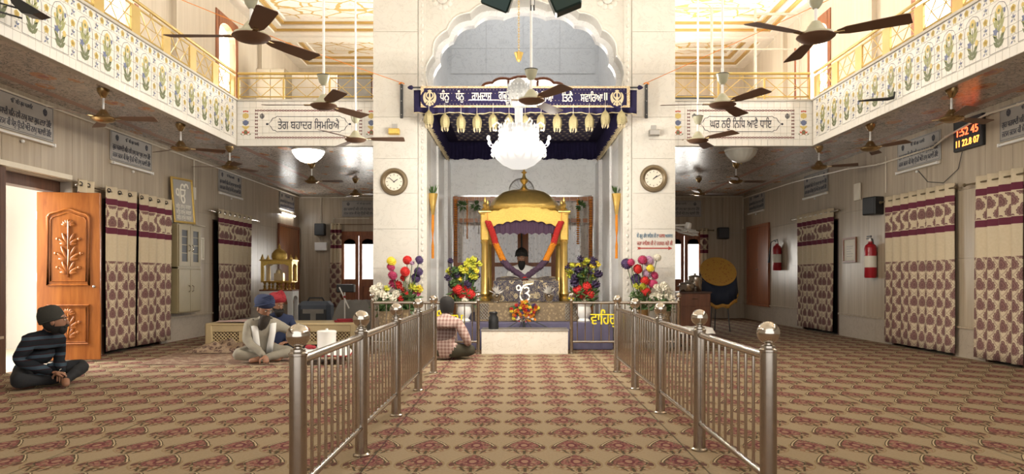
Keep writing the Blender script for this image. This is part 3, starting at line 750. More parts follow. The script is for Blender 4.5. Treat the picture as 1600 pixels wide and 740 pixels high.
copy_tree(g, None, (EX+.03, 11.5, 3.93), -PI/2, 'yellow brass lattice railing over the parapet above the fire extinguishers')
g = gallery_rail('yellow brass diamond railing over the lettered parapet beside the steel cupboards', 2.2, 3, .03, 'gallery railings'); g.location = (-EX, EY+.03, 3.93)
copy_tree(g, None, (2.36, EY+.03, 3.93), 0, 'yellow brass diamond railing over the lettered parapet in front of the tube screen')
# ================================================================ DOORS, CURTAINS, WALL THINGS
# carved door standing open at the left wall
dz0, dz1 = .03, 2.20
A = Vector((-6.30, 9.30)); B = Vector((-5.56, 9.43)); dv = B-A; dl = dv.length; dang = math.atan2(dv.y, dv.x)
door = tag(bpy.data.objects.new('door_1', None), 'orange wooden door with carved flower panels standing open', None, None, 'structure'); C.objects.link(door)
door.location = (A.x, A.y, 0); door.rotation_euler = (0, 0, dang)
leafd = MB().rbox(0, dl, 0, .045, dz0, dz1, .004).build('door_leaf', 'doorwood', door, 0)
def frame_moulding(P, r, nm, parent, mat):
    MB().tube([(x, -.004, z) for x, z in P], r, 6, 0, True).build(nm, mat, parent)
def panel(x0, x1, z0, z1, arch):
    P = [(x0, z0), (x0, z1)]
    if arch:
        w = (x1-x0)/2; cx = (x0+x1)/2
        P = [(x0, z0), (x0, z1-.10), (x0+.03, z1-.06)]+[(cx-w*.45+w*.9*k/8, z1-.03+.035*math.sin(PI*k/8)) for k in range(9)]+[(x1-.03, z1-.06), (x1, z1-.10), (x1, z0)]
    else: P = [(x0, z0), (x0, z1), (x1, z1), (x1, z0)]
    frame_moulding(P, .016, 'panel_moulding', leafd, 'doorwood')
    cx, cz = (x0+x1)/2, (z0+z1)/2
    Q = [(cx+(x-cx)*.86, cz+(z-cz)*.90) for x, z in P]
    frame_moulding(Q, .008, 'panel_moulding', leafd, 'doorwood')
panel(.13, dl-.13, 1.00, 1.98, True); panel(.13, dl-.13, .24, .74, False)
def carving(cx, z0, h, tiers):
    m = MB()
    m.tube([(cx, -.012, z0), (cx+.006, -.016, z0+h*.5), (cx, -.012, z0+h)], .012, 6)
    def lf(x, z, a, L, w):
        Mx = Matrix.Translation((x, -.008, z)) @ Matrix.Rotation(-a, 4, 'Y')
        m.ball((0, 0, 0), 1, 8, 6, 0, 1, 1, 1, Mx @ Matrix.Diagonal((L/2, .014, w, 1)) @ Matrix.Translation((1, 0, 0)))
    for z, L in tiers:
        for sx in (-1, 1):
            for da, k in ((25, 1.0), (55, .85), (80, .6)):
                a = R(90-sx*da); lf(cx, z0+z, a, L*k, .022)
    for k in range(7): lf(cx, z0+h*.93, R(90+(k-3)*26), .085, .020)
    for sx in (-1, 1):
        for z, L in tiers: m.ball((cx+sx*L*.75, -.008, z0+z+L*.45), .022, 8, 5, 0, 1, .5, 1)
    return m
carving(dl/2, 1.10, .72, [(.05, .17), (.22, .20), (.42, .17)]).build('carved_flower', 'doorwood', leafd)
carving(dl/2, .30, .34, [(.02, .15), (.14, .17)]).build('carved_flower', 'doorwood', leafd)
for z in (.35, 1.1, 1.9): MB().cyl((.0, .02, z-.05), (.0, .02, z+.05), .012, 8).build('hinge', 'alu', door)
MB().ball((dl-.06, -.03, .98), .02, 10, 6).cyl((dl-.06, 0, .98), (dl-.06, -.03, .98), .008, 8).build('door_knob', 'alu', leafd)
fr = tag(bpy.data.objects.new('door_2', None), 'dark brown door frame around the open doorway', None, None, 'structure'); C.objects.link(fr)
MB().box(-6.34, -5.98, 8.20, 8.29, 0, 2.36).build('door_jamb', 'darkwood', fr, 0)
MB().box(-6.34, -6.20, 9.48, 9.56, 0, 2.36).build('door_jamb', 'darkwood', fr, 0)
MB().box(-6.34, -6.16, 8.29, 9.56, 2.22, 2.36).build('door_lintel', 'darkwood', fr, 0)
MB().box(-6.0, -5.93, 7.2, 9.45, 2.37, 2.43).build('pelmet', 'ivory', fr, 0)
# outside the doorway: a pale tiled porch
porch = tag(MB().box(-9.5, -6.32, 6.0, 12.0, -.2, -.02).build('ground_outside', 'ivory', None, 0), 'pale porch floor outside the open doorway', None, None, 'structure')
pw = thing('wall_porch', 'white tiled porch wall outside the open doorway', None, (0, 0, 0), 0, None, 'structure')
MB().box(-8.3, -8.1, 7.0, 13.0, -.02, 3.2).build('porch_wall', 'white', pw, 0)
for k in range(20): MB().box(-8.1, -8.09, 7.0+k*.3+.003, 7.3+k*.3-.003, .0, 3.0).build('porch_tile', 'tile', pw, 0)
MB().box(-8.1, -6.34, 11.3, 11.5, -.02, 3.2).build('porch_wall', 'tile', pw, 0)
# curtained doorways: dark recess behind, rod, pleated curtains with eyelets
kd = 3
def doorway(sx, y0, y1, z1):
    global kd
    d = thing('door_%d' % kd, 'dark doorway behind the patterned curtain', None, (0, 0, 0), 0, None, 'structure'); kd += 1
    MB().box(*sorted((sx*(WX+.2), sx*(WX+.25))), y0, y1, -.01, z1).build('door_leaf', 'dark', d, 0)  # near-black panel: the darkness of the recess painted on
    for a, b in ((y0, y0+.05), (y1-.05, y1)): MB().box(*sorted((sx*(WX+.0), sx*(WX+.2))), a, b, 0, z1).build('door_jamb', 'darkwood', d, 0)
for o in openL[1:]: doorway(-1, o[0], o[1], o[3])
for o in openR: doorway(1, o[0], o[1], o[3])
def curtain(label, x, y0, y1, z0, z1, along='y', face=1, group='patterned curtains', pleats=None):
    """one curtain panel hanging in plane x (or y) between the two ends"""
    t = thing('curtain', label, 'curtain', ((x, (y0+y1)/2, 0) if along == 'y' else ((y0+y1)/2, x, 0)), 0, group)
    w = y1-y0; n = pleats or max(3, round(w/.25)); amp = .032
    ph = random.random()*6
    def fn(u, v):
        s = (u-.5)*w; z = z0+(z1-z0)*v
        k = .55+.45*v
        a = amp*math.cos(2*PI*n*u)*(.45+.55*v)+.012*math.sin(2*PI*n*.5*u+ph+v*2)*(1-v)
        s2 = s*(1-.04*(1-v)*math.cos(ph)) + .01*math.sin(6*v+ph)*(1-v)
        return (a*face, s2, z) if along == 'y' else (s2, a*face, z)
    cl = 1.3
    cm = MB().grid(fn, n*10, 14, 0, lambda u, v: (u*w*1.15, (z1-z0)*v+(2.33-(z1-z0))*(1-.0)))
    c = cm.build('cloth', 'curtain', t, 60)
    so = c.modifiers.new('thickness', 'SOLIDIFY'); so.thickness = .006
    ring = MB(); ring.tube([(math.cos(2*PI*k/10)*.026, 0, math.sin(2*PI*k/10)*.026) for k in range(10)], .007, 5, 0, True); rme = ring.mesh('eyelet', 'charcoal')
    for k in range(n):
        u = (k+.5)/n; s = (u-.5)*w
        link('eyelet', rme, t, (0, s, z1-.06) if along == 'y' else (s, 0, z1-.06), (0, 0, 0 if along == 'y' else PI/2))
    return t
def rod(label, p0, p1, r=.011):
    t = thing('curtain_rod', label, 'curtain rod', ((p0[0]+p1[0])/2, (p0[1]+p1[1])/2, p0[2]), 0, 'curtain rods')
    c = Vector(((p0[0]+p1[0])/2, (p0[1]+p1[1])/2, p0[2])); a = Vector(p0)-c; b = Vector(p1)-c
    rm = 'bronzedark' if p0[0] > 0 else 'chrome'
    MB().cyl(a, b, r, 8).build('pole', rm, t)
    for e in (a, b): MB().ball(e, .024, 8, 6).build('finial', rm, t)
    wall = Vector((math.copysign(WX, p0[0]), 0, 0)) if abs(p0[0]-p1[0]) < 1e-6 else None
    for f in (.06, .94):
        q = a.lerp(b, f); e = Vector((wall.x-c.x, q.y, q.z)) if wall else Vector((q.x, BY-c.y, q.z))
        MB().cyl(q, e, .008, 6).build('bracket', 'chrome', t)
CXL = -5.91
rod('chrome curtain rod over the twin curtains by the carved door', (CXL, 9.5, 2.32), (CXL, 12.1, 2.32))
curtain('bunched curtain scrap showing above the carved door leaf', CXL, 9.5, 9.85, 1.9, 2.40, 'y', 1, None, 2)
curtain('cream and plum patterned curtain panel next to the carved door', CXL, 10.12, 10.95, .06, 2.39)
curtain('cream and plum patterned curtain panel next to the olive steel cabinet', CXL, 11.02, 12.06, .06, 2.39)
rod('chrome curtain rod over the single curtain beside the gilded shrine model', (CXL, 13.6, 2.36), (CXL, 16.2, 2.36))
curtain('cream and plum patterned curtain beside the gilded shrine model', CXL, 13.95, 15.7, .24, 2.43)
rod('chrome curtain rod over the wide curtain by the extinguisher', (5.91, 9.95, 2.34), (5.91, 12.0, 2.34))
rod('chrome curtain rod over the curtain beside the dark doorway edge', (5.91, 7.9, 2.34), (5.91, 9.75, 2.34))
rod('chrome curtain rod over the curtain between picture frame and extinguisher', (5.91, 13.55, 2.36), (5.91, 15.9, 2.36))
curtain('cream and plum patterned curtain beside the dark doorway edge', 5.91, 8.66, 9.56, .05, 2.42)
curtain('wide cream and plum patterned curtain below the digital clock', 5.91, 10.02, 11.9, .05, 2.41)
curtain('cream and plum patterned curtain between picture frame and black hosed extinguisher', 5.91, 13.85, 15.62, .06, 2.43)
rod('chrome curtain rod over the glazed door behind the bags', (-5.0, BY-.09, 2.52), (-3.7, BY-.09, 2.52))
curtain('cream and plum curtain drawn aside from the glazed door behind the bags', BY-.09, -5.14, -4.84, .3, 2.55, 'x', 1, 'patterned curtains', 3)
rod('chrome curtain rod over the glazed door behind the steel pots', (3.7, BY-.09, 2.36), (5.15, BY-.09, 2.36))
curtain('cream and plum curtain drawn aside from the glazed door behind the steel pots', BY-.09, 4.80, 5.02, .9, 2.42, 'x', 1, 'patterned curtains', 2)
# glazed back doors
for a, b, lb in ((-4.88, -3.92, 'red brown glazed double door behind the bags'), (3.92, 4.88, 'red brown glazed double door behind the steel pots')):
    d = thing('door_%d' % kd, lb, None, (0, 0, 0), 0, None, 'structure'); kd += 1
    MB().box(a, b, BY+.02, BY+.12, 2.22, 2.34).build('door_lintel', 'redwood', d, 0)
    mid = (a+b)/2
    for p, q in ((a, mid-.005), (mid+.005, b)):
        lf = MB().prism([(p, 0), (q, 0), (q, .42), (p, .42)], BY+.05, BY+.10)
        lf.box(p, p+.09, BY+.05, BY+.10, .42, 2.22).box(q-.09, q, BY+.05, BY+.10, .42, 2.22).box(p+.09, q-.09, BY+.05, BY+.10, .42, 1.05)
        w = (q-p-.18)/2; c = (p+q)/2
        sc = arch_path(w, 2.0, 2.13, 5, .012, 4, c)
        lf.prism([(p+.09, 2.22), (p+.09, 2.0)]+sc+[(q-.09, 2.0), (q-.09, 2.22)], BY+.05, BY+.10)
        L = lf.build('door_leaf', 'redwood', d, 0)
        MB().box(p+.09, q-.09, BY+.07, BY+.075, 1.05, 2.15).build('pane', 'frosted', L, 0)
        MB().tube([(p+.12, BY+.045, .2), (q-.12, BY+.045, .2), (q-.12, BY+.045, .85), (p+.12, BY+.045, .85)], .012, 5, 0, True).build('panel_moulding', 'redwood', L)
# low wooden cupboard doors near the far corners
def cupboard(label, x, y0, y1, z0, z1, sx, parts=2):
    t = thing('wall_cupboard', label, 'cupboard', (x, (y0+y1)/2, z0), 0, 'wooden wall cupboards')
    h = z1-z0; w = (y1-y0)/2; th = .05*-sx
    X = sorted((0, th))
    for a, b, c, d in ((-w, w, 0, .06), (-w, w, h-.06, h), (-w, -w+.06, .06, h-.06), (w-.06, w, .06, h-.06)):
        MB().box(X[0], X[1], a, b, c, d).build('frame', 'redwood', t, 0)
    for k in range(parts):
        a = -w+.06+(2*w-.12)*k/parts; b = a+(2*w-.12)/parts
        dd = MB().box(*sorted((0, th*.6)), a+.004, b-.004, .064, h-.064).build('door', 'doorwood' if sx < 0 else 'redwood', t, 0)
        MB().ball((th*1.0, (b-.05 if k == 0 else a+.05), h*.45), .014, 8, 5).build('knob', 'alu', dd)
cupboard('tall orange wooden wall cupboard below the lit tube lamp', -6.0, 17.75, 19.4, .42, 2.43, -1)
cupboard('tall red brown wooden wall cupboard beside the mustard drum', 6.0, 17.5, 19.15, .38, 2.43, 1)
# lettered wall plaques, each over a tube lamp
verse = ['ਅੰਿਮ੍ਰਤੁ ਨਾਮੁ ਸਦਾ ਸੁਖਦਾਤਾ ਅੰਤੇ ਹੋਇ ਸਖਾਈ', 'ਗੁਰ ਪਰਸਾਦੀ ਮਿਨ ਵਸੈ ਨਾਮੁ ਿਨਰੰਜਨ ਸੋਇ']
verse = ['ਗੁਰ ਪਰਸਾਦੀ ਮਿਨ ਵਸੈ ਨਾਮੁ ਸਦਾ ਸੁਖ ਦਾਤਾ ਹੋਇ', 'ਜਨਮ ਜਨਮ ਕੀ ਮੈਲੁ ਉਤਰੈ ਅੰਤੇ ਨਾਮੁ ਸਹਾਈ ਹੋਇ']
def make_plaque(label, lit=False, W_=1.18):
    t = thing('wall_plaque', label, 'plaque', (0, 0, 0), 0, 'lettered wall plaques')
    b = MB().rbox(-W_/2, W_/2, -.018, 0, -.22, .22, .005).build('board', 'plaque', t, 0)
    b2 = MB(); b2.tube([(-W_/2+.02, -.019, -.2), (W_/2-.02, -.019, -.2), (W_/2-.02, -.019, .2), (-W_/2+.02, -.019, .2)], .003, 4, 0, True); b2.build('border_line', 'ink', b)
    for j, s in enumerate(verse): link('lettering', text_mesh(s, .105, 'ink', .0015, W_-.10, .012), b, (0, -.0195, -.01-.115*j))
    link('lettering', text_mesh('ੴ ਸਿਤ ਗੁਰ ਪਰਸਾਿਦ', .07, 'ink', .0015, .38), b, (0, -.0195, .135))
    for x in (-.42, .42): link('emblem', text_mesh('☬', .13, 'ink', .0015, None, .01), b, (x, -.0195, .125))
    return t
pl = make_plaque('x')
def place_plaque(first, loc, rz, label): 
    if first: pl.location = loc; pl.rotation_euler = (0, 0, rz); pl['label'] = label; return pl
    return copy_tree(pl, None, loc, rz, label)
def tube_lamp(label, loc, rz, lit, L=1.16):
    t = thing('tube_lamp', label, 'tube lamp', loc, rz, 'tube lamps under the plaques')
    MB().rbox(-L/2, L/2, -.03, 0, -.015, .03, .004).build('batten', 'ivory', t, 0)
    MB().cyl((-L/2+.04, -.045, 0), (L/2-.04, -.045, 0), .014, 10).build('tube', 'tube' if lit else 'white', t)
    for x in (-L/2+.02, L/2-.02): MB().box(x-.015, x+.015, -.06, -.02, -.02, .02).build('end_holder', 'white', t, 0)
    MB().ball((0, -.03, -.05), .022, 8, 5).build('starter', 'white', t)
k = 0
where = [('by the carved door', 'above the curtain beside the doorway edge'), ('above the twin curtains', 'above the wide curtain under the digital clock'), ('above the single curtain', 'above the small framed notice'), ('above the orange cupboard', 'above the red brown cupboard')]
for i, y in enumerate((8.56, 11.02, 14.8, 18.45)):
    for sx, j in ((-1, 0), (1, 1)):
        rz = -sx*PI/2
        place_plaque(k == 0, (sx*WX, y, 3.02), rz, 'grey plaque of dark lettering ' + where[i][j]); k += 1
        lit = (i == 3 and j == 0)
        tube_lamp(('lit white' if lit else 'unlit white') + ' tube lamp under the plaque ' + where[i][j], (sx*WX, y, 2.76 if not lit else 2.70), rz, lit)
for x, lb in ((-4.25, 'grey plaque of dark lettering over the glazed door behind the bags'), (4.25, 'grey plaque of dark lettering over the glazed door behind the steel pots')):
    place_plaque(False, (x, BY, 2.95), 0, lb)
# light pipes (conduits) along the wall tops and down the walls
def pipe(label, pts, r=.012, mat='ivory', clips=True, group='white wiring pipes'):
    c = Vector(pts[0]); t = thing('wiring_pipe', label, 'pipe', c, 0, group)
    MB().tube([Vector(p)-c for p in pts], r, 6).build('pipe', mat, t)
    for p in pts[1:-1]: MB().ball(Vector(p)-c, r*1.6, 8, 5).build('junction', mat, t)
    return t
pipe('white wiring pipe along the wall top above the carved door', [(-5.972, 5.2, 3.235), (-5.972, 9.0, 3.235), (-5.972, 13.3, 3.235), (-5.972, BY-.02, 3.25)])
pipe('white wiring pipe along the wall top above the fire extinguishers', [(5.972, 5.2, 3.2), (5.972, 8.8, 3.2), (5.925, 9.3, 3.20), (5.925, 10.2, 3.08), (5.972, 10.6, 3.0), (5.972, 12.2, 3.0), (5.972, 13.3, 3.1), (5.972, 16.0, 3.2), (5.972, BY-.02, 3.23)], .014)
pipe('white wiring pipe dropping between cabinet and single curtain', [(-5.972, 13.1, 3.23), (-5.972, 13.1, 2.05), (-5.972, 13.55, 2.05)])
pipe('white wiring pipe dropping to the black loudspeaker by the wide curtain', [(5.972, 11.95, 3.1), (5.972, 11.95, 2.5)])
pipe('white wiring pipe dropping to the black loudspeaker behind the bags', [(-5.02-.38, BY-.028, 3.25), (-5.40, BY-.028, 2.55)])
pipe('white wiring pipe bent over the glazed door behind the bags', [(-5.05, BY-.028, 1.7), (-5.05, BY-.028, 2.68), (-4.1, BY-.028, 2.68)])
pipe('white wiring pipe along the back wall top behind the bags', [(-5.95, BY-.028, 3.25), (-2.4, BY-.028, 3.25)])
pipe('white wiring pipe down the corner beside the red brown cupboard', [(5.95, BY-.06, 3.25), (5.95, BY-.06, 2.4)])
pipe('white wiring pipe along the back wall top behind the steel pots', [(2.4, BY-.028, 3.27), (5.95, BY-.028, 3.27)])
tag(MB().rbox(-.02, .02, -.06, .06, -.11, .11, .004).build('switch_box', 'ivory', None, 0, (-5.98, 13.1, 2.62)), 'small ivory switch box on the pipe beside the cabinet', 'switch box')
tag(MB().rbox(-.015, .015, -.11, .11, -.15, .15, .004).build('switch_plate', 'ivory', None, 0, (5.972, 12.95, 2.63)), 'ivory switch plate above the framed notice', 'switch plate')
tag(MB().rbox(-.16, .16, -.04, .04, -.11, .11, .006).build('fuse_box', 'white', None, 0, (-5.40, BY-.04, 1.93)), 'white fuse box below the loudspeaker behind the bags', 'fuse box')
# loudspeakers
def speaker(label, loc, rz, w, h, d):
    t = thing('loudspeaker', label, 'loudspeaker', loc, rz, 'black wall loudspeakers')
    MB().rbox(-w/2, w/2, -d, -.03, -h/2, h/2, .012).build('case', 'black', t, 0)
    MB().rbox(-w/2+.02, w/2-.02, -d-.008, -d, -h/2+.02, h/2-.02, .003).build('grille', 'charcoal', t, 0)
    MB().box(-.03, .03, -.03, 0, -.06, .06).build('bracket', 'charcoal', t, 0)
speaker('black loudspeaker on the wall by the wide curtain', (WX, 12.22, 2.30), R(-75), .30, .30, .22)
speaker('black loudspeaker on the wall beside the red brown cupboard', (5.4, BY, 2.28), 0, .29, .30, .2)
speaker('black loudspeaker on the wall above the fuse box', (-5.40, BY, 2.38), 0, .27, .32, .2)
# fire extinguishers
def extinguisher(label, y, zc, h, hose):
    t = thing('fire_extinguisher', label, 'fire extinguisher', (WX-.1, y, zc-h/2), 0, 'red fire extinguishers')
    r = h*.135
    MB().lathe([(r*.9, 0), (r, .02), (r, h*.70), (r*.85, h*.77), (r*.4, h*.82), (r*.35, h*.86)], 16).build('cylinder', 'fr_red', t)
    MB().lathe([(r*1.005, h*.25), (r*1.005, h*.52)], 16).build('paper_label', 'paper', t)
    MB().cyl((0, 0, h*.85), (0, 0, h*.93), r*.28, 10).build('valve', 'alu', t)
    MB().box(-.012, .012, -.02, r*1.3, h*.92, h*.95).box(-.012, .012, -.02, r*1.2, h*.97, h*1.0).build('handle', 'charcoal', t, 0)
    if hose: MB().tube([(0, 0, h*.9), (-.05, .03, h*.97), (-.12, .06, h*.9), (-.15, .07, h*.5), (-.165, .07, h*.25)], [.012, .012, .012, .02, .03], 8).build('hose_horn', 'black', t)
    else: MB().tube([(0, 0, h*.9), (0, -.07, h*.92), (0, -.1, h*.8)], .01, 6).build('hose', 'black', t)
    MB().box(.03, .1, -.03, .03, h*.55, h*.62).build('wall_hook', 'charcoal', t, 0)
extinguisher('red fire extinguisher with black horn beside the cupboard', 16.75, 1.62, .72, True)
extinguisher('red fire extinguisher with pale label by the wide curtain', 12.32, 1.45, .72, False)
# framed things
def framed(label, loc, rz, w, h, matf, matp, tilt=0, fw=.035):
    t = thing('picture_frame', label, 'picture frame', loc, rz)
    t.rotation_euler = (tilt, 0, rz)
    for a, b, c, d in ((-w/2, w/2, -h/2, -h/2+fw), (-w/2, w/2, h/2-fw, h/2), (-w/2, -w/2+fw, -h/2+fw, h/2-fw), (w/2-fw, w/2, -h/2+fw, h/2-fw)):
        MB().rbox(a, b, -.03, 0, c, d, .004).build('frame_bar', matf, t, 0)
    p = MB().box(-w/2+fw, w/2-fw, -.012, 0, -h/2+fw, h/2-fw).build('print', matp, t, 0)
    return t, p
t, p = framed('small dark framed notice beside the extinguisher with pale label', (WX, 13.28, 1.60), -PI/2, .52, .46, 'brownwood', 'paper')
for k in range(5): MB().box(-.12, .12-.03*(k % 3), -.0135, -.012, .06-k*.045, .072-k*.045).build('text_line', 'plaque', p, 0)
t, p = framed('small framed paper notice between cabinet and single curtain', (-WX, 13.35, 1.63), PI/2, .36, .42, 'ivory', 'paper')
t, p = framed('gilt framed sacred emblem leaning on top of the olive cabinet', (-5.62, 12.0, 2.42), R(75), .52, .78, 'gold', 'plaque', R(-5), .035)
t.location = (-5.86, 12.40, 2.41)
link('emblem', text_mesh('ੴ', .40, 'paper', .002, .32, .02), p, (0, -.014, .13))
for j in range(3): link('lettering', text_mesh('ਸਿਤ ਨਾਮੁ ਕਰਤਾ', .10, 'paper', .002, .36), p, (0, -.014, -.10-.095*j))
# olive steel cabinet hung on the wall
cb = thing('steel_cabinet', 'olive steel wall cabinet with glass upper doors', 'cabinet', (-5.91, 12.575, .49))
MB().rbox(-.09, .09, -.43, .43, 0, 1.52, .006).build('body', 'cabinet', cb, 0)
MB().box(-.09, .10, -.43, .43, .76, .785).build('middle_rail', 'cabinet', cb, 0)
for y0, y1 in ((-.42, -.005), (.005, .42)):
    d = MB().rbox(.09, .11, y0, y1, .02, .75, .003).build('lower_door', 'cabinet', cb, 0)
    yh = y1-.06 if y0 < -.1 else y0+.06
    MB().tube([(.112, yh, .36), (.14, yh, .38), (.14, yh, .45), (.112, yh, .47)], .007, 6).build('handle', 'chrome', d)
    u = MB().box(.09, .11, y0, y0+.1, .80, 1.50).box(.09, .11, y1-.1, y1, .80, 1.50).box(.09, .11, y0+.1, y1-.1, .80, .88).box(.09, .11, y0+.1, y1-.1, 1.42, 1.50).build('upper_door', 'cabinet', cb, 0)
    MB().box(.095, .10, y0+.1, y1-.1, .88, 1.42).build('pane', 'black', u, 0)
    for z in (1.02, 1.16, 1.30): MB().box(.10, .106, y0+.1, y1-.1, z, z+.012).build('shelf_edge', 'cabinet', u, 0)
    MB().tube([(.112, yh, 1.06), (.14, yh, 1.08), (.14, yh, 1.15), (.112, yh, 1.17)], .007, 6).build('handle', 'chrome', u)
# digital clock
dc = thing('digital_clock', 'black wall clock with glowing red digits', 'digital clock', (WX, 9.75, 3.03), -PI/2)
case = MB().rbox(-.31, .31, -.05, 0, -.20, .22, .006).build('case', 'black', dc, 0)
MB().tube([(-.30, -.05, -.19), (.30, -.05, -.19), (.30, -.05, .21), (-.30, -.05, .21)], .008, 5, 0, True).build('bezel', 'charcoal', dc)
link('digits', text_mesh('1:52 45', .15, 'led', .001, .46, .02), case, (0, -.0515, .05)); link('digits', text_mesh('11 22.8 07', .13, 'ledo', .001, .50, .02), case, (0, -.0515, -.10))
for x in (.0, .1): MB().box(x-.03, x+.03, -.0515, -.05, .165, .18).build('digit_bar', 'led', case, 0)
cablep = [(5.972, 9.9, 2.82), (5.98, 10.0, 2.6), (5.98, 10.35, 2.45), (5.98, 10.75, 2.52), (5.98, 11.0, 2.72)]
tag(MB().tube(cablep, .005, 5).build('clock_cable', 'cable'), 'thin black cable sagging under the digital clock', 'cable')
# ================================================================ RAILINGS
bar_cache = {}
def railing(label, pts, group, bars, cap=True, post_r=.038, ball_r=.052, sign=None):
    """posts at pts (world x, y); round steel"""
    o = Vector((pts[0][0], pts[0][1], 0)); t = thing('steel_railing', label, 'railing', o, 0, group)
    P = [Vector((x, y, 0))-o for x, y in pts]
    key = ('post', post_r, ball_r)
    if key not in bar_cache:
        pm = MB().lathe([(post_r*1.35, 0), (post_r*1.35, .012), (post_r, .02), (post_r, .755), (post_r*1.08, .758), (post_r*1.08, .768), (post_r*.85, .775), (post_r*.82, .785), (post_r*.45, .79), (post_r*.42, .80)], 20).mesh('post', 'steel')
        bm = MB().ball((0, 0, .845), ball_r, 20, 14).mesh('ball_finial', 'chrome')
        bar_cache[key] = (pm, bm)
        bar_cache[key+('bar',)] = MB().cyl((0, 0, .18), (0, 0, .73), .0085, 8, None, 0, False).mesh('bar', 'chrome')
    pm, bm = bar_cache[key]
    for p in P: q = link('post', pm, t, p); link('ball_finial', bm, q)
    for i, (a, b) in enumerate(zip(P, P[1:])):
        n = bars[i] if isinstance(bars, (list, tuple)) else bars
        MB().cyl(a+Vector((0, 0, .735)), b+Vector((0, 0, .735)), .021, 12).build('top_rail', 'steel', t)
        MB().cyl(a+Vector((0, 0, .175)), b+Vector((0, 0, .175)), .017, 12).build('bottom_rail', 'steel', t)
        for k in range(n):
            f = (k+.75)/(n+.5); link('bar', bar_cache[key+('bar',)], t, a.lerp(b, f))
    return t
railing('polished steel ball topped aisle railing beside the seated man in plaid', [(-1.08, 3.17+1.285*k) for k in range(5)], 'aisle railings', 10)
railing('polished steel ball topped aisle railing beside the low cloth table', [(1.04, 3.34+1.26*k) for k in range(5)], 'aisle railings', 10)
DY = 10.40
rl = railing('slim steel railing in front of the shrine on the plaid man\'s side', [(-.68, DY), (-2.2, DY), (-2.2, 11.1)], 'shrine railings', [13, 6], True, .026, .042)
rr = railing('slim steel railing in front of the shrine with yellow lettering beside the pots', [(.66, DY), (2.2, DY), (2.2, 11.1)], 'shrine railings', [13, 6], True, .026, .042)
link('lettering', text_mesh('ਸਿਤਨਾਮੁ', .24, 'yellow', .008, .50, .022), rl, (-.46, -.03, .50))
link('lettering', text_mesh('ਵਾਿਹਗੁਰੂ', .24, 'yellow', .008, .50, .022), rr, (.52, -.03, .50))
# ================================================================ FANS
def make_fan(label, group, rod, RR, m_blade, m_top, m_under, cup_at=.30, m_rod='white'):
    """origin at the ceiling; blades rod metres below"""
    t = thing('ceiling_fan', label, 'ceiling fan', (0, 0, 0), 0, group)
    MB().cyl((0, 0, -rod), (0, 0, 0), .013, 8).build('rod', m_rod, t)
    c = -rod
    if cup_at: 
        MB().lathe([(.022, c+cup_at-.10), (.045, c+cup_at-.07), (.062, c+cup_at-.01), (.066, c+cup_at), (.055, c+cup_at+.004)], 16).build('cup_cover', m_top, t)
        MB().lathe([(.064, c+cup_at), (.068, c+cup_at+.008), (.02, c+cup_at+.01)], 16).build('cup_rim', 'charcoal', t)
    MB().lathe([(.07, -.012), (.066, -.05), (.03, -.11), (.016, -.12)][::-1], 14).build('ceiling_canopy', m_top, t)
    mot = MB().lathe([(.135, c-.004), (.125, c+.015), (.08, c+.03), (.055, c+.07), (.03, c+.105), (.016, c+.11)], 20).build('motor_housing', m_top, t)
    MB().lathe([(.001, c-.048), (.06, c-.044), (.11, c-.028), (.137, c-.006), (.135, c)], 20).build('motor_underside', m_under, t)
    bl = MB(); L0, L1 = .13, RR
    P = [(.15, -.028, .0), (.22, -.058, 0), (RR*.6, -.068, 0), (RR-.02, -.078, 0), (RR, -.066, 0), (RR, .06, 0), (RR-.03, .07, 0), (RR*.6, .062, 0), (.22, .05, 0), (.15, .028, 0)]
    Mp = Matrix.Rotation(R(-11), 4, 'X'); n = len(P)
    V = [Mp @ Vector((x, y, .002)) for x, y, z in P]+[Mp @ Vector((x, y, -.002)) for x, y, z in P]
    bl.add(V, [tuple(range(n)), tuple(range(2*n-1, n-1, -1))]+[(k, (k+1) % n, n+(k+1) % n, n+k) for k in range(n)])
    b_me = bl.mesh('blade', m_blade, 20); a_me = MB().box(.09, .20, -.018, .018, -.006, .004).mesh('blade_arm', 'fanbronze', 0)
    for k in range(3):
        b = link('blade', b_me, t, (0, 0, c+.002), (0, 0, 2*PI*k/3)); link('blade_arm', a_me, b)
    return t
HF = 2.86
vf = None
for x, y, ang, lb in ((-2.06, 5.28, 60, 'brown ceiling fan on a long rod next to the carved door side balcony'), (2.06, 5.28, 85, 'brown ceiling fan on a long rod next to the extinguisher side balcony'), (-2.1, 7.4, 60, 'brown ceiling fan in front of the lettered parapet by the lit bowl'), (1.97, 7.36, 55, 'brown ceiling fan in front of the lettered parapet by the unlit bowl'), (-2.18, 9.22, 3, 'brown ceiling fan overlapping the pillar on the plaid man\'s side'), (2.2, 9.28, 63, 'brown ceiling fan overlapping the pillar with the arrow sign'), (.02, 7.2, 62, 'brown ceiling fan hanging in front of the lit chandelier')):
    if vf is None: vf = make_fan(lb, 'brown fans on long rods', 6.95-HF, .62, 'fanbrown', 'fangreen', 'fanbrown'); vf.location = (x, y, 6.95); vf.rotation_euler = (0, 0, R(ang))
    else: copy_tree(vf, None, (x, y, 6.95), R(ang), lb)
gf = None
for i, (y, wl, wr) in enumerate(((8.44, 'by the open carved door', 'by the digital clock'), (10.38, 'above the twin curtains', 'above the wide curtain'), (12.15, 'above the olive cabinet', 'above the framed notice'))):
    for sx, w in ((-1, wl), (1, wr)):
        lb = 'short bronze fan under the gallery ' + w
        if gf is None: gf = make_fan(lb, 'bronze fans under the galleries', .36, .60, 'fanbrown', 'fanbronze', 'fanbronze', 0); gf.location = (sx*4.95, y, CEIL); gf.rotation_euler = (0, 0, R(5))
        else: copy_tree(gf, None, (sx*4.95, y, CEIL), R(5+37*i+sx*14), lb)
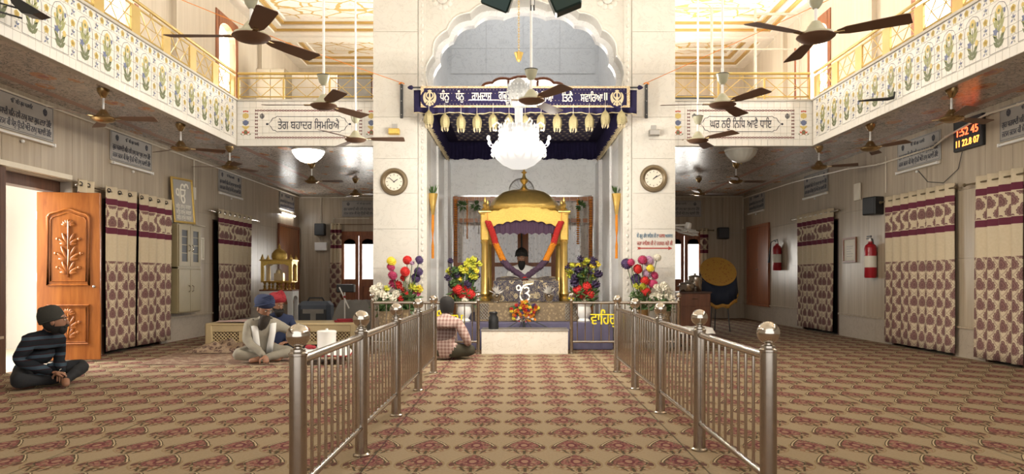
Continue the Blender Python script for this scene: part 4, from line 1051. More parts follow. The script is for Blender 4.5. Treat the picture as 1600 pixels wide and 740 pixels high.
for x, y, a, lb in ((-4.08, 13.94, 2, 'bronze fan under the far gallery behind the lit bowl'), (-3.72, 16.1, 0, 'bronze fan under the far gallery before the glazed door by the bags'), (4.1, 13.94, 10, 'bronze fan under the far gallery behind the unlit bowl'), (3.9, 16.0, 8, 'bronze fan under the far gallery before the glazed door by the pots')):
    copy_tree(gf, None, (x, y, CEIL), R(a), lb)
# glass ceiling bowls
def ceiling_bowl(label, loc, m_g, fr):
    t = thing('ceiling_bowl_lamp', label, 'ceiling lamp', loc)
    MB().lathe([(.27, -.05), (.28, -.03), (.26, 0)], 28).build('base_ring', fr, t)
    n = 18
    MB().lathe([(.001, -.25), (.06, -.245), (.14, -.215), (.21, -.15), (.255, -.08), (.26, -.05)], 72, 0, None, 1, 1, lambda a, r, z: 1+.03*abs(math.cos(n*a/2))).build('ribbed_bowl', m_g, t)
    MB().ball((0, 0, -.26), .018, 8, 6).build('knob', 'fanbronze', t)
ceiling_bowl('lit ribbed glass bowl lamp on the far gallery soffit', (-3.70, 12.4, CEIL), 'bowl', 'white')
ceiling_bowl('unlit milky ribbed glass bowl lamp on the far gallery soffit', (3.72, 12.4, CEIL), 'glassbowl', 'white')
# ================================================================ CHANDELIER
ch = thing('chandelier', 'blazing white crystal chandelier hanging on a gilt chain', 'chandelier', (-.10, 9.0, 6.95))
cz = -6.95
cha = MB()
for k in range(92):
    z = 3.80+k*.034; ring = [(math.cos(2*PI*j/8)*.011*(k % 2)+0, math.cos(2*PI*j/8)*.011*(1-k % 2), z+cz+math.sin(2*PI*j/8)*.022) for j in range(8)]
    cha.tube(ring, .0035, 4, 0, True)
tag(cha.build('chain', 'gold', ch), None, None, None, 'stuff')
MB().lathe([(.012, 3.78+cz), (.03, 3.80+cz), (.055, 3.88+cz), (.06, 3.89+cz)], 14).build('chain_cup', 'gold', ch)
def crystals(nm, tiers, mat, size):
    """strings of crystal drops in rings"""
    m = MB(); 
    for r, z, n in tiers:
        for k in range(n):
            a = 2*PI*(k+random.random()*.3)/n
            m.lathe([(.001, -size), (size*.5, 0), (.001, size)], 6, 0, Matrix.Translation((math.cos(a)*r, math.sin(a)*r, z+cz)))
    return tag(m.build(nm, mat, ch, 0), None, None, None, 'stuff')
MB().lathe([(.05, 3.20+cz), (.10, 3.24+cz), (.13, 3.34+cz), (.12, 3.46+cz), (.07, 3.54+cz), (.02, 3.58+cz)], 24).build('crown', 'crystal_dim', ch)
crystals('crown_drops', [(.15+.02*math.sin(j), 3.26+.045*j, 18) for j in range(6)], 'crystal_dim', .022)
MB().lathe([(.05, 2.98+cz), (.05, 3.2+cz)], 12).build('stem', 'crystal', ch)
MB().lathe([(.20, 2.70+cz), (.235, 2.74+cz), (.24, 2.92+cz), (.20, 2.98+cz), (.05, 3.02+cz)], 28).build('column', 'crystal_mid', ch)
crystals('column_drops', [(.245, 2.72+.05*j, 26) for j in range(6)], 'crystal_mid', .026)
MB().lathe([(.001, 2.44+cz), (.10, 2.452+cz), (.20, 2.50+cz), (.28, 2.57+cz), (.325, 2.65+cz), (.31, 2.73+cz), (.24, 2.78+cz)], 32).build('bowl', 'crystal', ch)
crystals('bowl_drops', [(.335, 2.62, 34), (.335, 2.67, 34), (.325, 2.72, 34), (.29, 2.76, 30)], 'crystal_dim', .024)
for k in range(6):
    a = 2*PI*k/6; c_, s_ = math.cos(a), math.sin(a)
    MB().tube([(c_*r, s_*r, z+cz) for r, z in ((.2, 2.98), (.27, 3.03), (.32, 2.99), (.31, 2.93), (.27, 2.93))], .012, 6).build('scroll_arm', 'crystal_dim', ch)
for k in range(8):
    a = 2*PI*(k+.5)/8; c_, s_ = math.cos(a)*.40, math.sin(a)*.40
    b = MB().lathe([(.001, -.03), (.02, -.01), (.022, .01), (.012, .035)], 8).build('bulb', 'crystal', ch, 40, (c_, s_, 2.80+cz))
    MB().tube([(c_*.6, s_*.6, 2.76+cz), (c_*.85, s_*.85, 2.72+cz), (c_, s_, 2.765+cz)], .006, 5).build('bulb_arm', 'crystal_dim', ch)
    l = bpy.data.lights.new('bulb_light', 'POINT'); l.energy = 44; l.color = (1, .93, .82); l.shadow_soft_size = .022
    lo = bpy.data.objects.new('bulb_light', l); C.objects.link(lo); lo.parent = ch; lo.location = (c_*1.22, s_*1.22, 2.74+cz)
# ================================================================ NAVY CANOPY
cn = thing('shrine_canopy', 'navy velvet canopy with gold lettering and hanging bells', 'canopy', (0, 10.6, 3.5))
CW, CD = 1.475, 3.8
MB().box(-CW, CW, 0, CD, .29, .31).build('top_cloth', 'navy', cn, 0)
MB().box(-CW+.2, CW-.2, .25, CD-.25, .278, .29).build('sequin_lining', 'sequin', cn, 0)
def frill(nm, a, b, z1, h, n, mat, edge=None):
    a = Vector(a); b = Vector(b); d = (b-a); nrm = Vector((-d.y, d.x, 0)).normalized()
    fn = lambda u, v: tuple(a+d*u+nrm*(.02*math.cos(2*PI*n*u)*(1-v*.7))+Vector((0, 0, z1-h*(1-v)+(.012*math.cos(2*PI*n*.25*u) if v < .01 else 0))))
    o = MB().grid(fn, n*6, 4).build(nm, mat, cn, 60)
    sm = o.modifiers.new('thickness', 'SOLIDIFY'); sm.thickness = .005
    if edge:
        MB().tube([fn(k/(n*4), 0) for k in range(n*4+1)], .008, 5).build('gold_edging', edge, o)
    return o
frill('front_valance', (-1.635, -.01, 0), (1.635, -.01, 0), .34, .34, 22, 'navy', 'goldthread')
frill('back_valance', (CW, CD, 0), (-CW, CD, 0), .31, .36, 40, 'navy')
for sx in (-1, 1):
    frill('side_valance', (sx*CW, 0, 0), (sx*CW, CD, 0), .31, .36, 30, 'navy', 'goldthread')
    tm = MB()
    for k in range(52):
        y = .04+k*CD/52; tm.lathe([(.004, .0), (.022, -.06), (.010, -.085), (.001, -.09)][::-1], 6, 0, Matrix.Translation((sx*(CW+.01), y, -.04+.01*(k % 2))))
    tag(tm.build('tassel_fringe', 'goldthread', cn, 40), None, None, None, 'stuff')
ban = MB().rbox(-1.525, 1.525, -.055, -.035, .075, .385, .004).build('banner', 'navy', cn, 0)
for a, b, c, d in ((-1.525, 1.525, .075, .105), (-1.525, 1.525, .355, .385), (-1.525, -1.48, .105, .355), (1.48, 1.525, .105, .355)):
    MB().box(a, b, -.060, -.055, c, d).build('braid_border', 'trim', ban, 0)
dots = MB()
for k in range(60):
    for j in (0, 1, 3, 4): dots.ball((-1.44+k*.0488+(j % 2)*.024, -.0552, .125+j*.052), .0048, 5, 3, 0, 1, .3, 1)
tag(dots.build('gold_spangles', 'goldthread', ban), None, None, None, 'stuff')
for body, x, w in (('ਧੰਨੁ', -.93, .23), ('ਧੰਨੁ', -.46, .23), ('ਰਾਮਦਾਸ', .155-.0, .48), ('ਗੁਰੁ', .0, .2)):
    pass
for body, x0, x1 in (('ਧੰਨੁ', 687, 702), ('ਧੰਨੁ', 712, 725), ('ਰਾਮਦਾਸ', 737, 768), ('ਗੁਰੁ', 779, 793), ('ਿਜਿਨ', 806, 826), ('ਿਸਿਰਆ', 835, 865), ('ਿਤਨੈ', 878, 895), ('ਸਵਾਿਰਆ', 907, 942), ('॥', 944, 949)):
    a, b = W(x0, 150, 10.54), W(x1, 150, 10.54)
    link('lettering', text_mesh(body, .17, 'paper', .003, b.x-a.x, .02), ban, ((a.x+b.x)/2, -.0585, .235))
for px in (671.5, 964):
    x = W(px, 150, 10.54).x
    MB().lathe([(.135, 0), (.138, .006), (.125, .008)], 20, 0, Matrix.Translation((x, -.056, .205)) @ Matrix.Rotation(PI/2, 4, 'X')).build('emblem_patch', 'navy', ban)
    link('emblem', text_mesh('☬', .32, 'goldthread', .004, None, .015), ban, (x, -.068, .21))
pole = MB().cyl((-1.64, -.02, .375), (1.64, -.02, .375), .012, 8).build('pole', 'charcoal', cn)
for x in (-1.68, 1.68): MB().lathe([(.012, 0), (.035, .02), (.03, .05), (.012, .08)], 10, 0, Matrix.Translation((x-math.copysign(.04, x), -.02, .375)) @ Matrix.Rotation(math.copysign(PI/2, x), 4, 'Y')).build('pole_finial', 'navy', cn)
bell = MB().lathe([(.052, -.20), (.062, -.17), (.068, -.12), (.064, -.07), (.045, -.03), (.015, .0), (.010, .015)], 14, 0, None, 1, 1, lambda a, r, z: 1+.05*math.cos(7*a)).mesh('bell_cap', 'brasslace')
bt = MB()
for k in range(8): bt.cyl((math.cos(k*PI/4)*.048, math.sin(k*PI/4)*.048, -.24-.01*(k % 2)), (math.cos(k*PI/4)*.05, math.sin(k*PI/4)*.05, -.19), .006, 4)
bt_me = bt.mesh('bead_fringe', 'goldthread'); st_me = MB().cyl((0, 0, 0), (0, 0, .16), .0022, 4).mesh('string', 'thread')
for k in range(13):
    x = -1.405+k*.2335; z = .02 if k in (0, 11, 12) else -.035+.01*math.sin(k*2)
    b = link('bell_tassel', bell, cn, (x, -.075, z)); link('bead_fringe', bt_me, b); link('string', st_me, b)
# stays: dark iron bars on the pillars and threads holding the canopy
for sx, px, lb in ((-1, 627.5, 'dark iron wall bar beside the canopy on the plaid man\'s side'), (1, 1010, 'dark iron wall bar beside the canopy on the arrow sign\'s side')):
    x = W(px, 150, 11.18).x; t = thing('iron_bar', lb, 'iron bar', (x, 11.2, 3.56))
    MB().rbox(-.022, .022, -.03, 0, 0, .52, .004).build('bar', 'charcoal', t, 0)
    for z in (.05, .26, .45): MB().ball((0, -.032, z), .010, 8, 5).build('bolt', 'alu', t)
    MB().tube([(-.035, -.02, .53), (0, -.045, .54), (.035, -.02, .53), (0, .0, .54)], .012, 6, 0, True).build('rope_knot', 'rope', t)
    tag(MB().tube([(x, 11.16, 4.09), (sx*1.69, 10.58, 3.876)], .004, 4).build('canopy_stay', 'thread'), 'thin pale cord from the iron bar to the canopy pole ' + ('near the plaid man' if sx < 0 else 'near the arrow sign'), 'cord')
    tag(MB().tube([(x, 11.16, 4.10), (sx*3.2, 10.0, 4.30), (sx*4.56, 8.6, 4.58)] if sx < 0 else [(x, 11.16, 4.10), (2.9, 10.0, 4.34), (4.56, 7.6, 4.66)], .005, 4).build('tied_rope', 'rope'), 'orange cord from the iron bar up to the railing ' + ('above the carved door' if sx < 0 else 'above the fire extinguishers'), 'cord')
tag(MB().tube([(-4.60, 8.1, 4.37), (-4.50, 8.4, 4.49), (-4.42, 8.9, 4.52)], [.02, .03, .008], 6).build('orange_cloth_tie', 'rope'), 'orange cloth tied to the railing above the carved door', 'cloth')
tag(MB().tube([(4.60, 7.62, 4.33), (4.58, 7.58, 4.40), (4.62, 7.55, 4.36)], .035, 6).build('orange_cloth_tie', 'rope'), 'orange cloth tied to the railing above the fire extinguishers', 'cloth')
# ================================================================ PILLAR THINGS
def wall_clock(label, px, hm):
    p = W(px, 284, 11.2); t = thing('wall_clock', label, 'wall clock', (p.x, 11.2, W(px, 284 if px < 800 else 279, 11.2).z), 0, 'round wall clocks')
    Mx = Matrix.Rotation(PI/2, 4, 'X')
    MB().lathe([(.212, 0), (.214, .02), (.20, .045), (.17, .05), (.15, .035), (.135, .022)], 36, 0, Mx, 1, 1, None, False).build('rim', 'bronzedark', t)
    f = MB().lathe([(.14, 0), (.14, .02)], 32, 0, Mx).build('dial', 'paper', t)
    for k in range(12):
        a = 2*PI*k/12; MB().box(-.004, .004, -.022, -.0201, .098, .122, 0, Matrix.Rotation(a, 4, 'Y')).build('hour_mark', 'ink', f, 0)
    for L, w, a in ((.07, .006, hm[0]), (.105, .004, hm[1])):
        MB().box(-w, w, -.026, -.023, -.015, L, 0, Matrix.Rotation(R(a), 4, 'Y')).build('hand', 'ink', f, 0)
    MB().box(-.1, .1, -.03, 0, .215, .22).build('hanger', 'fanbronze', t, 0) if False else None
wall_clock('round bronze wall clock on the pillar on the plaid man\'s side', 616, (56, 310))
wall_clock('round bronze wall clock on the pillar above the arrow sign', 1021, (50, 60))
def pillar_lamp(label, px, py, lit):
    p = W(px, py, 11.15); t = thing('wall_lamp', label, 'wall lamp', (p.x, 11.2, p.z))
    MB().rbox(-.085, .085, -.10, -.02, -.055, .04, .01).build('lamp_case', 'goldleaf' if lit else 'alu', t, 0)
    MB().box(-.04, .04, -.02, 0, -.03, .12).build('bracket', 'alu', t, 0)
    MB().rbox(-.075, .075, -.108, -.10, -.045, .03, .003).build('lens', 'goldleaf' if lit else 'alu', t, 0)
pillar_lamp('small lit brass floodlight on the pillar on the plaid man\'s side', 616, 205, True)
pillar_lamp('small unlit steel floodlight on the pillar above the clock by the arrow sign', 1022, 207, False)
sg = thing('arrow_sign', 'painted blue and red lettered direction sign with red arrow', 'sign', (W(1023, 380, 11.2).x, 11.2, W(1023, 378, 11.2).z))
link('lettering', text_mesh('ਸੀ ਗੁਰੂ ਗੰਥ ਸਾਿਹਬ ਜੀ ਦਾ', .085, 'blueink', .002, .34, .012), sg, (-.11, -.004, .095)); link('lettering', text_mesh('ਪਕਾਸ', .085, 'red', .002, .09, .012), sg, (.11, -.004, .095)); link('lettering', text_mesh('ਅਸਥਾਨ', .085, 'blueink', .002, .12, .012), sg, (.22, -.004, .095))
link('lettering', text_mesh('ਚਰਾ ਸਾਿਹਬ ਜੀ ਦੇ ਦਰਸਨ ਕਰੋ ਜੀ', .085, 'red', .002, .55, .012), sg, (0, -.004, -.01))
MB().prism([(-.275, .018), (-.23, .018), (-.215, .009), (.215, .009), (.205, .030), (.275, 0), (.205, -.030), (.215, -.009), (-.215, -.009), (-.23, -.018), (-.275, -.018), (-.255, 0)], -.004, 0, Matrix.Translation((0, 0, -.095))).build('arrow', 'red', sg, 0)
# flower cones on the alcove corners
for sx, px, lb in ((-1, 667, 'gilt wall cone of flowers with orange string on the plaid man\'s side'), (1, 971, 'gilt wall cone of flowers with orange string on the arrow sign\'s side')):
    x = sx*1.50; t = thing('wall_cone', lb, 'flower holder', (sx*1.52, 11.5, 1.85), 0, 'gilt wall cones')
    xo = -sx*.06
    MB().lathe([(.001, 0), (.025, .05), (.045, .2), (.075, .36), (.08, .38)], 14, 0, Matrix.Translation((xo, 0, .2))).build('cone', 'gold', t)
    MB().tube([(xo, 0, .25), (xo, -.02, 0), (xo, -.01, -.25), (xo, 0, -.45)], .022, 7).build('marigold_string', 'orangegar', t)
    lf = MB()
    for k in range(16):
        a = random.random()*6.28; lf.add(*(lambda P: (P, [(0, 1, 2, 3)]))([(xo, 0, .55), (xo+.05*math.cos(a), .05*math.sin(a), .64), (xo+.09*math.cos(a), .09*math.sin(a), .72), (xo+.06*math.cos(a+.5), .06*math.sin(a+.5), .63)]))
    lf.build('leaves', 'f_leaf', t)
# ================================================================ THE SHRINE
st = thing('step_box', 'white scuffed step box in front of the shrine', 'step', (W(820, 553, 10.36).x, 10.36, 0))
MB().rbox(-.62, .62, 0, .48, 0, .335, .004).build('box', 'boxsteel', st, 0)
MB().rbox(-.63, .63, -.012, .49, .335, .35, .003).build('top_sheet', 'alu', st, 0)
tag(MB().lathe([(.07, 0), (.075, .02), (.072, .16), (.05, .2), (.065, .235), (.05, .25), (.001, .25)], 14, 0, None, 1, .7, lambda a, r, z: 1+.05*math.sin(3*a+z*20)).build('black_pouch', 'black', None, 50, (W(771, 510, 10.5).x, 10.52, .352)), 'black cloth covered pot standing on the white step', 'pouch')
dais = thing('shrine_dais', 'stepped shrine platform draped in mauve cloth and gold brocade', 'dais', (0.03, 11.0, 0))
MB().rbox(-1.30, 1.30, 0, 3.4, 0, .41, .01).build('platform', 'mauve', dais, 0)
def drape(nm, x0, x1, y, z0, z1, n, mat, parent, amp=.02):
    fn = lambda u, v: (x0+(x1-x0)*u, y-.006+amp*(-.5+.5*math.cos(2*PI*n*u))*(1-v*.8), z0+(z1-z0)*v)
    return MB().grid(fn, n*6, 5).build(nm, mat, parent, 60)
drape('skirt_cloth', -1.305, 1.305, -.006, .01, .405, 18, 'mauve', dais)
bp = thing('brocade_platform', 'upper platform draped in brown gold brocade under the palanquin', 'platform', (.03, 11.0, .41))
MB().rbox(-.80, .80, .35, 3.05, .003, .285, .015).build('platform', 'browncloth', bp, 0)
drape('brocade_front', -.81, .81, .335, .006, .286, 11, 'browncloth', bp, .012)
for sx in (-1, 1):
    for k in range(4):
        m = MB()
        for j in range(5): m.cyl((sx*(.60+.045*k), .315, .03+.05*j), (sx*(.645+.045*k), .315, .08+.05*j), .005, 4).cyl((sx*(.645+.045*k), .315, .03+.05*j), (sx*(.60+.045*k), .315, .08+.05*j), .005, 4)
        m.build('silver_lattice', 'alu', bp)
bd = thing('draped_bed', 'scripture bed draped in navy and gold rumala cloth', 'bed', (.03, 11.0, .702))
MB().rbox(-.50, .50, .95, 1.75, .0, .33, .04).build('bed', 'dupatta', bd)
drape('rumala_cloth', -.54, .54, .94, .0, .345, 10, 'dupatta', bd, .03)
fnr = lambda u, v: (-.50+1.0*u, .93+.85*v, .345+.05*math.sin(PI*v)+.025*math.sin(9*u+3)*math.sin(7*v+1))
MB().grid(fnr, 20, 12).build('rumala_top', 'dupatta', bd, 60)
tag(MB().rbox(-.36, .36, -.33, .33, 0, .075, .03).build('seat_cushion', 'whitecloth', None, 50, (.0, 13.45, .702)), 'white seat cushion under the priest behind the draped bed', 'cushion')
# gilded palanquin standing over the bed
pk = thing('gilded_palanquin', 'gilded domed palanquin with four pillars', 'palanquin', (.005, 12.3, .70))
PX, PD = .67, 1.45
colm = MB().lathe([(.095, 0), (.10, .03), (.06, .07), (.085, .12), (.07, .16), (.066, .5), (.06, .95), (.075, 1.0), (.06, 1.03)], 16, 0, None, 1, 1, lambda a, r, z: 1+.03*math.cos(8*a)).mesh('pillar', 'gold')
capm = MB().rbox(-.075, .075, -.075, .075, 1.02, 1.48, .02).mesh('capital', 'goldleaf')
fin = MB().lathe([(.05, 0), (.06, .02), (.03, .05), (.045, .09), (.02, .13), (.03, .155), (.001, .24)], 12).mesh('corner_finial', 'gold')
for x in (-PX, PX):
    for y in (0, PD):
        q = link('pillar', colm, pk, (x, y, 0)); link('capital', capm, q); link('corner_finial', fin, pk, (x, y, 1.54)); link('corner_finial', fin, pk, (x*.93, y+(-.05 if y == 0 else .05), 1.53)).scale = (.7, .7, .8)
MB().rbox(-PX-.10, PX+.10, -.06, PD+.06, 1.47, 1.51, .012).build('eave', 'gold', pk)
for x in (-PX, PX): MB().rbox(x-.11, x+.11, -.11, .11, 1.49, 1.53, .012).build('corner_plate', 'gold', pk)
def valance(yy, nm):
    n = 40; P = []
    for k in range(n+1):
        u = k/n; x = -PX+2*PX*u; top = 1.48+.11*math.sin(PI*u)+.012*math.cos(2*PI*9*u); P.append((x, top))
    Q = [(-PX+2*PX*k/n, 1.20+.14*math.sin(PI*k/n)+.035*abs(math.sin(PI*9*k/n))) for k in range(n+1)]
    MB().prism(P+Q[::-1], yy-.012, yy+.012).build(nm, 'goldleaf', pk, 30)
valance(-.08, 'valance'); valance(PD+.08, 'valance')
for x in (-PX-.02, PX+.02): MB().rbox(x-.012, x+.012, 0, PD, 1.24, 1.48, .004).build('side_valance', 'goldleaf', pk, 0)
MB().grid(lambda u, v: (-PX+.06+2*(PX-.06)*u, -.03+.015*math.cos(2*PI*14*u), 1.12+.3*v+.03*abs(math.sin(PI*10*u))*(1-v)), 84, 4).build('purple_pelmet', 'purple', pk, 60)
prof = [(1.0, 0), (1.02, .10), (.97, .20), (.86, .30), (.66, .40), (.40, .455), (.15, .47), (.10, .475)]
dm = MB(); dm.lathe([(r, z*.92) for r, z in prof], 48, 0, Matrix.Translation((0, PD/2, 1.53)) @ Matrix.Diagonal((.62, .72, 1, 1)), 1, 1, lambda a, r, z: (1/max(abs(math.cos(a)), abs(math.sin(a))))**.35)
dm.build('dome', 'gold', pk, 50)
MB().lathe([(.61, .0), (.64, .03), (.62, .06), (.63, .1)], 48, 0, Matrix.Translation((0, PD/2, 1.53)), 1.06, 1.2, lambda a, r, z: (1/max(abs(math.cos(a)), abs(math.sin(a))))**.35*(1+.012*math.cos(40*a))).build('dome_band', 'goldleaf', pk)
fp = [(.20, 0), (.17, .03), (.07, .06), (.04, .10), (.025, .14), (.065, .19), (.075, .22), (.03, .27), (.02, .33), (.055, .36), (.02, .38), (.015, .42), (.05, .44), (.08, .46), (.02, .50), (.001, .52)]
MB().lathe(fp, 18, 0, Matrix.Translation((0, PD/2, 1.93))).build('finial', 'gold', pk)
m = MB()
for k in range(10):
    a = 2*PI*k/10; m.tube([(0, PD/2, 2.39), (math.cos(a)*.08, PD/2+math.sin(a)*.08, 2.44), (math.cos(a)*.10, PD/2+math.sin(a)*.10, 2.38)], .008, 5)
m.build('finial_flower', 'gold', pk)
# V shaped garland slung between the front pillars
gl = thing('flower_garland', 'red orange and purple flower garland slung in a V', 'garland', (.0, 12.16, 1.05))
def gseg(nm, pts, r, mat):
    m = MB(); P = [Vector(p) for p in pts]; n = 26
    for k in range(n):
        f = k/(n-1)*(len(P)-1); i = min(int(f), len(P)-2); c = P[i].lerp(P[i+1], f-i)
        for j in range(7):
            a = 2*PI*j/7+k*.6; m.ball(c+Vector((math.cos(a)*r*.6, math.sin(a)*r*.5, random.uniform(-.01, .01))), r*.5, 6, 4)
    m.tube(P, r*.75, 8)
    m.build(nm, mat, gl, 60)
gz = lambda py: W(0, py, 12.16).z-1.05
gx = lambda px: W(px, 0, 12.16).x
for s in (0, 1):
    xs = [762.5, 769, 774.5, 781, 787, 795, 820] if s == 0 else [876.5, 870, 865, 858, 852, 843, 820]
    yy = [347, 362, 380, 395, 408, 417, 434]
    P = [(gx(x), 0, gz(y)) for x, y in zip(xs, yy)]
    gseg('red_section', P[0:3], .052, 'redgar'); gseg('orange_section', P[2:5], .052, 'orangegar'); gseg('purple_section', P[4:7], .06, 'purple')
    MB().tube([P[0], (P[0][0]-(.02 if s == 0 else -.02), .05, P[0][2]+.22)], .006, 5).build('tie_string', 'rope', gl)
MB().ball((gx(820), -.03, gz(437)), .06, 10, 6).build('end_bloom', 'redgar', gl)
# lit sign, star of marigolds, swords, vases
p = W(819, 457, 11.50)
sg = thing('lit_emblem_sign', 'white lit emblem sign in front of the draped bed', 'sign', (p.x, 11.50, .70))
k_ = .0026
def sgp(P): return [((x-775)*k_, 0, (552-y)*k_+.02) for x, y in P]
em = MB()
em.tube(sgp([(741+13*math.cos(t), 470+15*math.sin(t)) for t in [R(-20+30*i) for i in range(12)]]+[(757, 480), (752, 500), (750, 522), (757, 540), (768, 548)]), .011, 8)
em.tube(sgp([(830, 441), (812, 447), (790, 449), (772, 458), (760, 474), (756, 492)]), [.006, .010, .013, .013, .012, .010], 8)
em.tube(sgp([(774, 472), (790, 466), (803, 473), (805, 486), (797, 497), (780, 503), (797, 507), (808, 520), (804, 538), (788, 549), (768, 549)]), .013, 8)
em.build('emblem', 'signwhite', sg); MB().box(-.09, .09, -.03, .03, 0, .02).build('foot', 'alu', sg, 0)
star = thing('marigold_star', 'star shaped board of orange and yellow marigolds', 'flower arrangement', (W(819, 487, 11.27).x, 11.285, .585))
MB().prism([(math.cos(PI/2+PI*k/5)*(.26 if k % 2 == 0 else .15), math.sin(PI/2+PI*k/5)*(.18 if k % 2 == 0 else .11)) for k in range(10)], -.01, .02).build('backing', 'f_leaf', star, 0)
blm = {}
def bloom(r, mat, petals=26, key=None):
    k = (round(r, 3), mat, petals)
    if k not in blm:
        m = MB(); pom = petals >= 50; m.ball((0, 0, 0), r*(.8 if pom else .55), 12 if pom else 8, 8 if pom else 6)
        petals = int(petals*1.8) if pom else petals
        for i in range(petals):
            z = 1-2*(i+.5)/petals; a = i*2.39996; q = math.sqrt(max(0, 1-z*z)); d = Vector((q*math.cos(a), q*math.sin(a), z))
            s_ = d.orthogonal().normalized(); t_ = d.cross(s_); w = r*1.9/math.sqrt(petals)
            i0, i1 = (.72, .92) if pom else (.4, .85); m.add([d*r*i0+s_*w*.4, d*r*i0-s_*w*.4, d*r*i1-s_*w*.75, d*r*1.0+t_*w*.2, d*r*i1+s_*w*.75], [(0, 1, 2, 3, 4)])
        blm[k] = m.mesh('bloom', mat, 60)
    return blm[k]
random.seed(3)
for i in range(62):
    a = random.random()*2*PI; k = (a-PI/2)/(2*PI/5); fr = abs(k-round(k))*2; rmax = .26*(1-fr)+.15*fr; rr = math.sqrt(random.random())*rmax
    o = link('marigold', bloom(.034, random.choice(['orangegar', 'orangegar', 'f_yellow', 'redgar', 'f_purple']), 16), star, (math.cos(a)*rr, -.025, math.sin(a)*rr*.70))
for i in range(14): link('marigold', bloom(.032, random.choice(['orangegar', 'redgar', 'f_white']), 16), star, (random.uniform(-.13, .13), -.03, -.13+random.uniform(-.035, .035)))
sw = thing('sword_stand', 'dark fan of crossed swords on a stand behind the step', 'sword stand', (W(818, 515, 10.93).x, 10.93, 0))
for a, L in ((-62, .46), (-30, .40), (0, .34), (30, .40), (62, .46)):
    bl = MB(); Mx = Matrix.Translation((0, 0, .50)) @ Matrix.Rotation(R(a), 4, 'Y')
    pts = [Mx @ Vector((.03*math.sin(t*2.2), 0, -L*t)) for t in [k/6 for k in range(7)]]
    bl.tube(pts, [.008]*6+[.002], 6); s = bl.build('sword', 'charcoal', sw)
    MB().tube([Mx @ Vector((-.03, 0, -.05)), Mx @ Vector((.03, 0, -.05))], .007, 6).build('hilt', 'bronzedark', s)
MB().cyl((0, .02, 0), (0, .02, .52), .012, 8).box(-.15, .15, 0, .04, 0, .02).build('stand', 'charcoal', sw)
for px, lb in ((776, 'silver vase of white feathers near the black pot'), (858, 'silver vase of white feathers away from the black pot')):
    v = thing('silver_vase', lb, 'vase', (W(px, 470, 11.5).x, 11.52, .70), 0, 'silver vases')
    MB().lathe([(.05, 0), (.035, .02), (.06, .06), (.075, .12), (.06, .14)], 14).build('vase_body', 'chrome', v)
    fe = MB()
    for i in range(40):
        a = random.random()*6.28; el = random.uniform(.2, 1.0); L = random.uniform(.10, .17)
        d = Vector((math.cos(a)*math.cos(el*1.5), math.sin(a)*math.cos(el*1.5)*.6, math.sin(el*1.5))); b = Vector((0, 0, .13)); s_ = d.orthogonal().normalized()*.008
        fe.add([b, b+d*L*.6+s_, b+d*L, b+d*L*.6-s_], [(0, 1, 2, 3)])
    tag(fe.build('feathers', 'feather', v, 0), None, None, None, 'stuff')
# wooden screen with lace curtains behind the palanquin
sc = thing('wooden_screen', 'wooden framed screen across the alcove behind the palanquin', 'screen', (0, 14.78, 0))
for x in (-1.38, -.62, .0, .62, 1.38): MB().box(x-.045, x+.045, -.03, .03, 0, 2.75).build('upright', 'doorwood', sc, 0)
MB().box(-.11, .11, -.035, -.03, .9, 2.5).build('centre_panel', 'doorwood', sc, 0)
for z in (.05, 1.36, 2.26, 2.70): MB().box(-1.42, 1.42, -.025, .025, z-.04, z+.04).build('crossbar', 'doorwood', sc, 0)
for k, (a, b) in enumerate(((-1.33, -.67), (-.57, -.06), (.06, .57), (.67, 1.33))):
    lc = thing('lace_curtain', (['lace curtain in the screen bay beside the plaid man\'s bouquet', 'lace curtain in the screen bay behind the palanquin toward the plaid man', 'lace curtain in the screen bay behind the palanquin toward the arrow sign', 'lace curtain in the screen bay above the bouquet by the yellow lettering'][k]), 'curtain', ((a+b)/2, 14.98, 1.5), 0, 'lace curtains')
    w = b-a+.06
    MB().grid(lambda u, v: (-w/2+w*u, .02*math.cos(2*PI*7*u), -1.2+2.4*v), 56, 4).build('cloth', 'lace', lc, 60)
    MB().cyl((-w/2, 0, 1.2), (w/2, 0, 1.2), .008, 6).build('rail', 'alu', lc)
    MB().box(-w/2, -w/2+.01, -.17, 0, 1.18, 1.22).build('rail_bracket', 'alu', lc, 0)
def string_garland(label, px, y0, y1, mat, r=.03, group=None, Y=14.55):
    a, b = W(px, y0, Y), W(px, y1, Y); n = max(6, int((a.z-b.z)/(r*1.3)))
    t = thing('hanging_garland', label, 'garland', (a.x, Y, a.z), 0, group)
    m = MB()
    for k in range(n):
        z = -(a.z-b.z)*k/(n-1)
        m.lathe([(.003, -r*.6), (r, -r*.2), (r*.95, r*.25), (.003, r*.6)], 8, 0, Matrix.Translation((random.uniform(-.004, .004), 0, z)))
    tag(m.build('flower_heads', mat, t), None, None, None, 'stuff')
    MB().cyl((0, 0, 0), (0, .15, 2.72-a.z), .003, 4).build('string', 'thread', t)
for px, y1, r, lb in ((712, 398, .032, 'thick orange marigold string by the screen post toward the plaid man'), (730, 372, .02, 'thin orange marigold string between two green leaf tufts'), (903, 380, .032, 'thick orange marigold string beside the gilded pillar and large leaf tuft'), (923, 398, .032, 'thick orange marigold string by the screen post toward the arrow sign'), (866, 372, .02, 'thin orange marigold string seen inside the palanquin')): string_garland(lb, px, 312, y1, 'orangegar', r, 'orange hanging garlands')
for px, y1 in ((717, 362), (724, 368), (741, 355), (748, 365)): string_garland('string of white jasmine hanging under the two small leaf tufts', px, 322, y1, 'feather', .018, 'white garlands toward the plaid man', 14.5)
for px, y1 in ((891, 358), (908, 360), (910, 372), (919, 357)): string_garland('string of white jasmine hanging around the large leaf tuft', px, 322, y1, 'feather', .018, 'white garlands toward the arrow sign', 14.5)
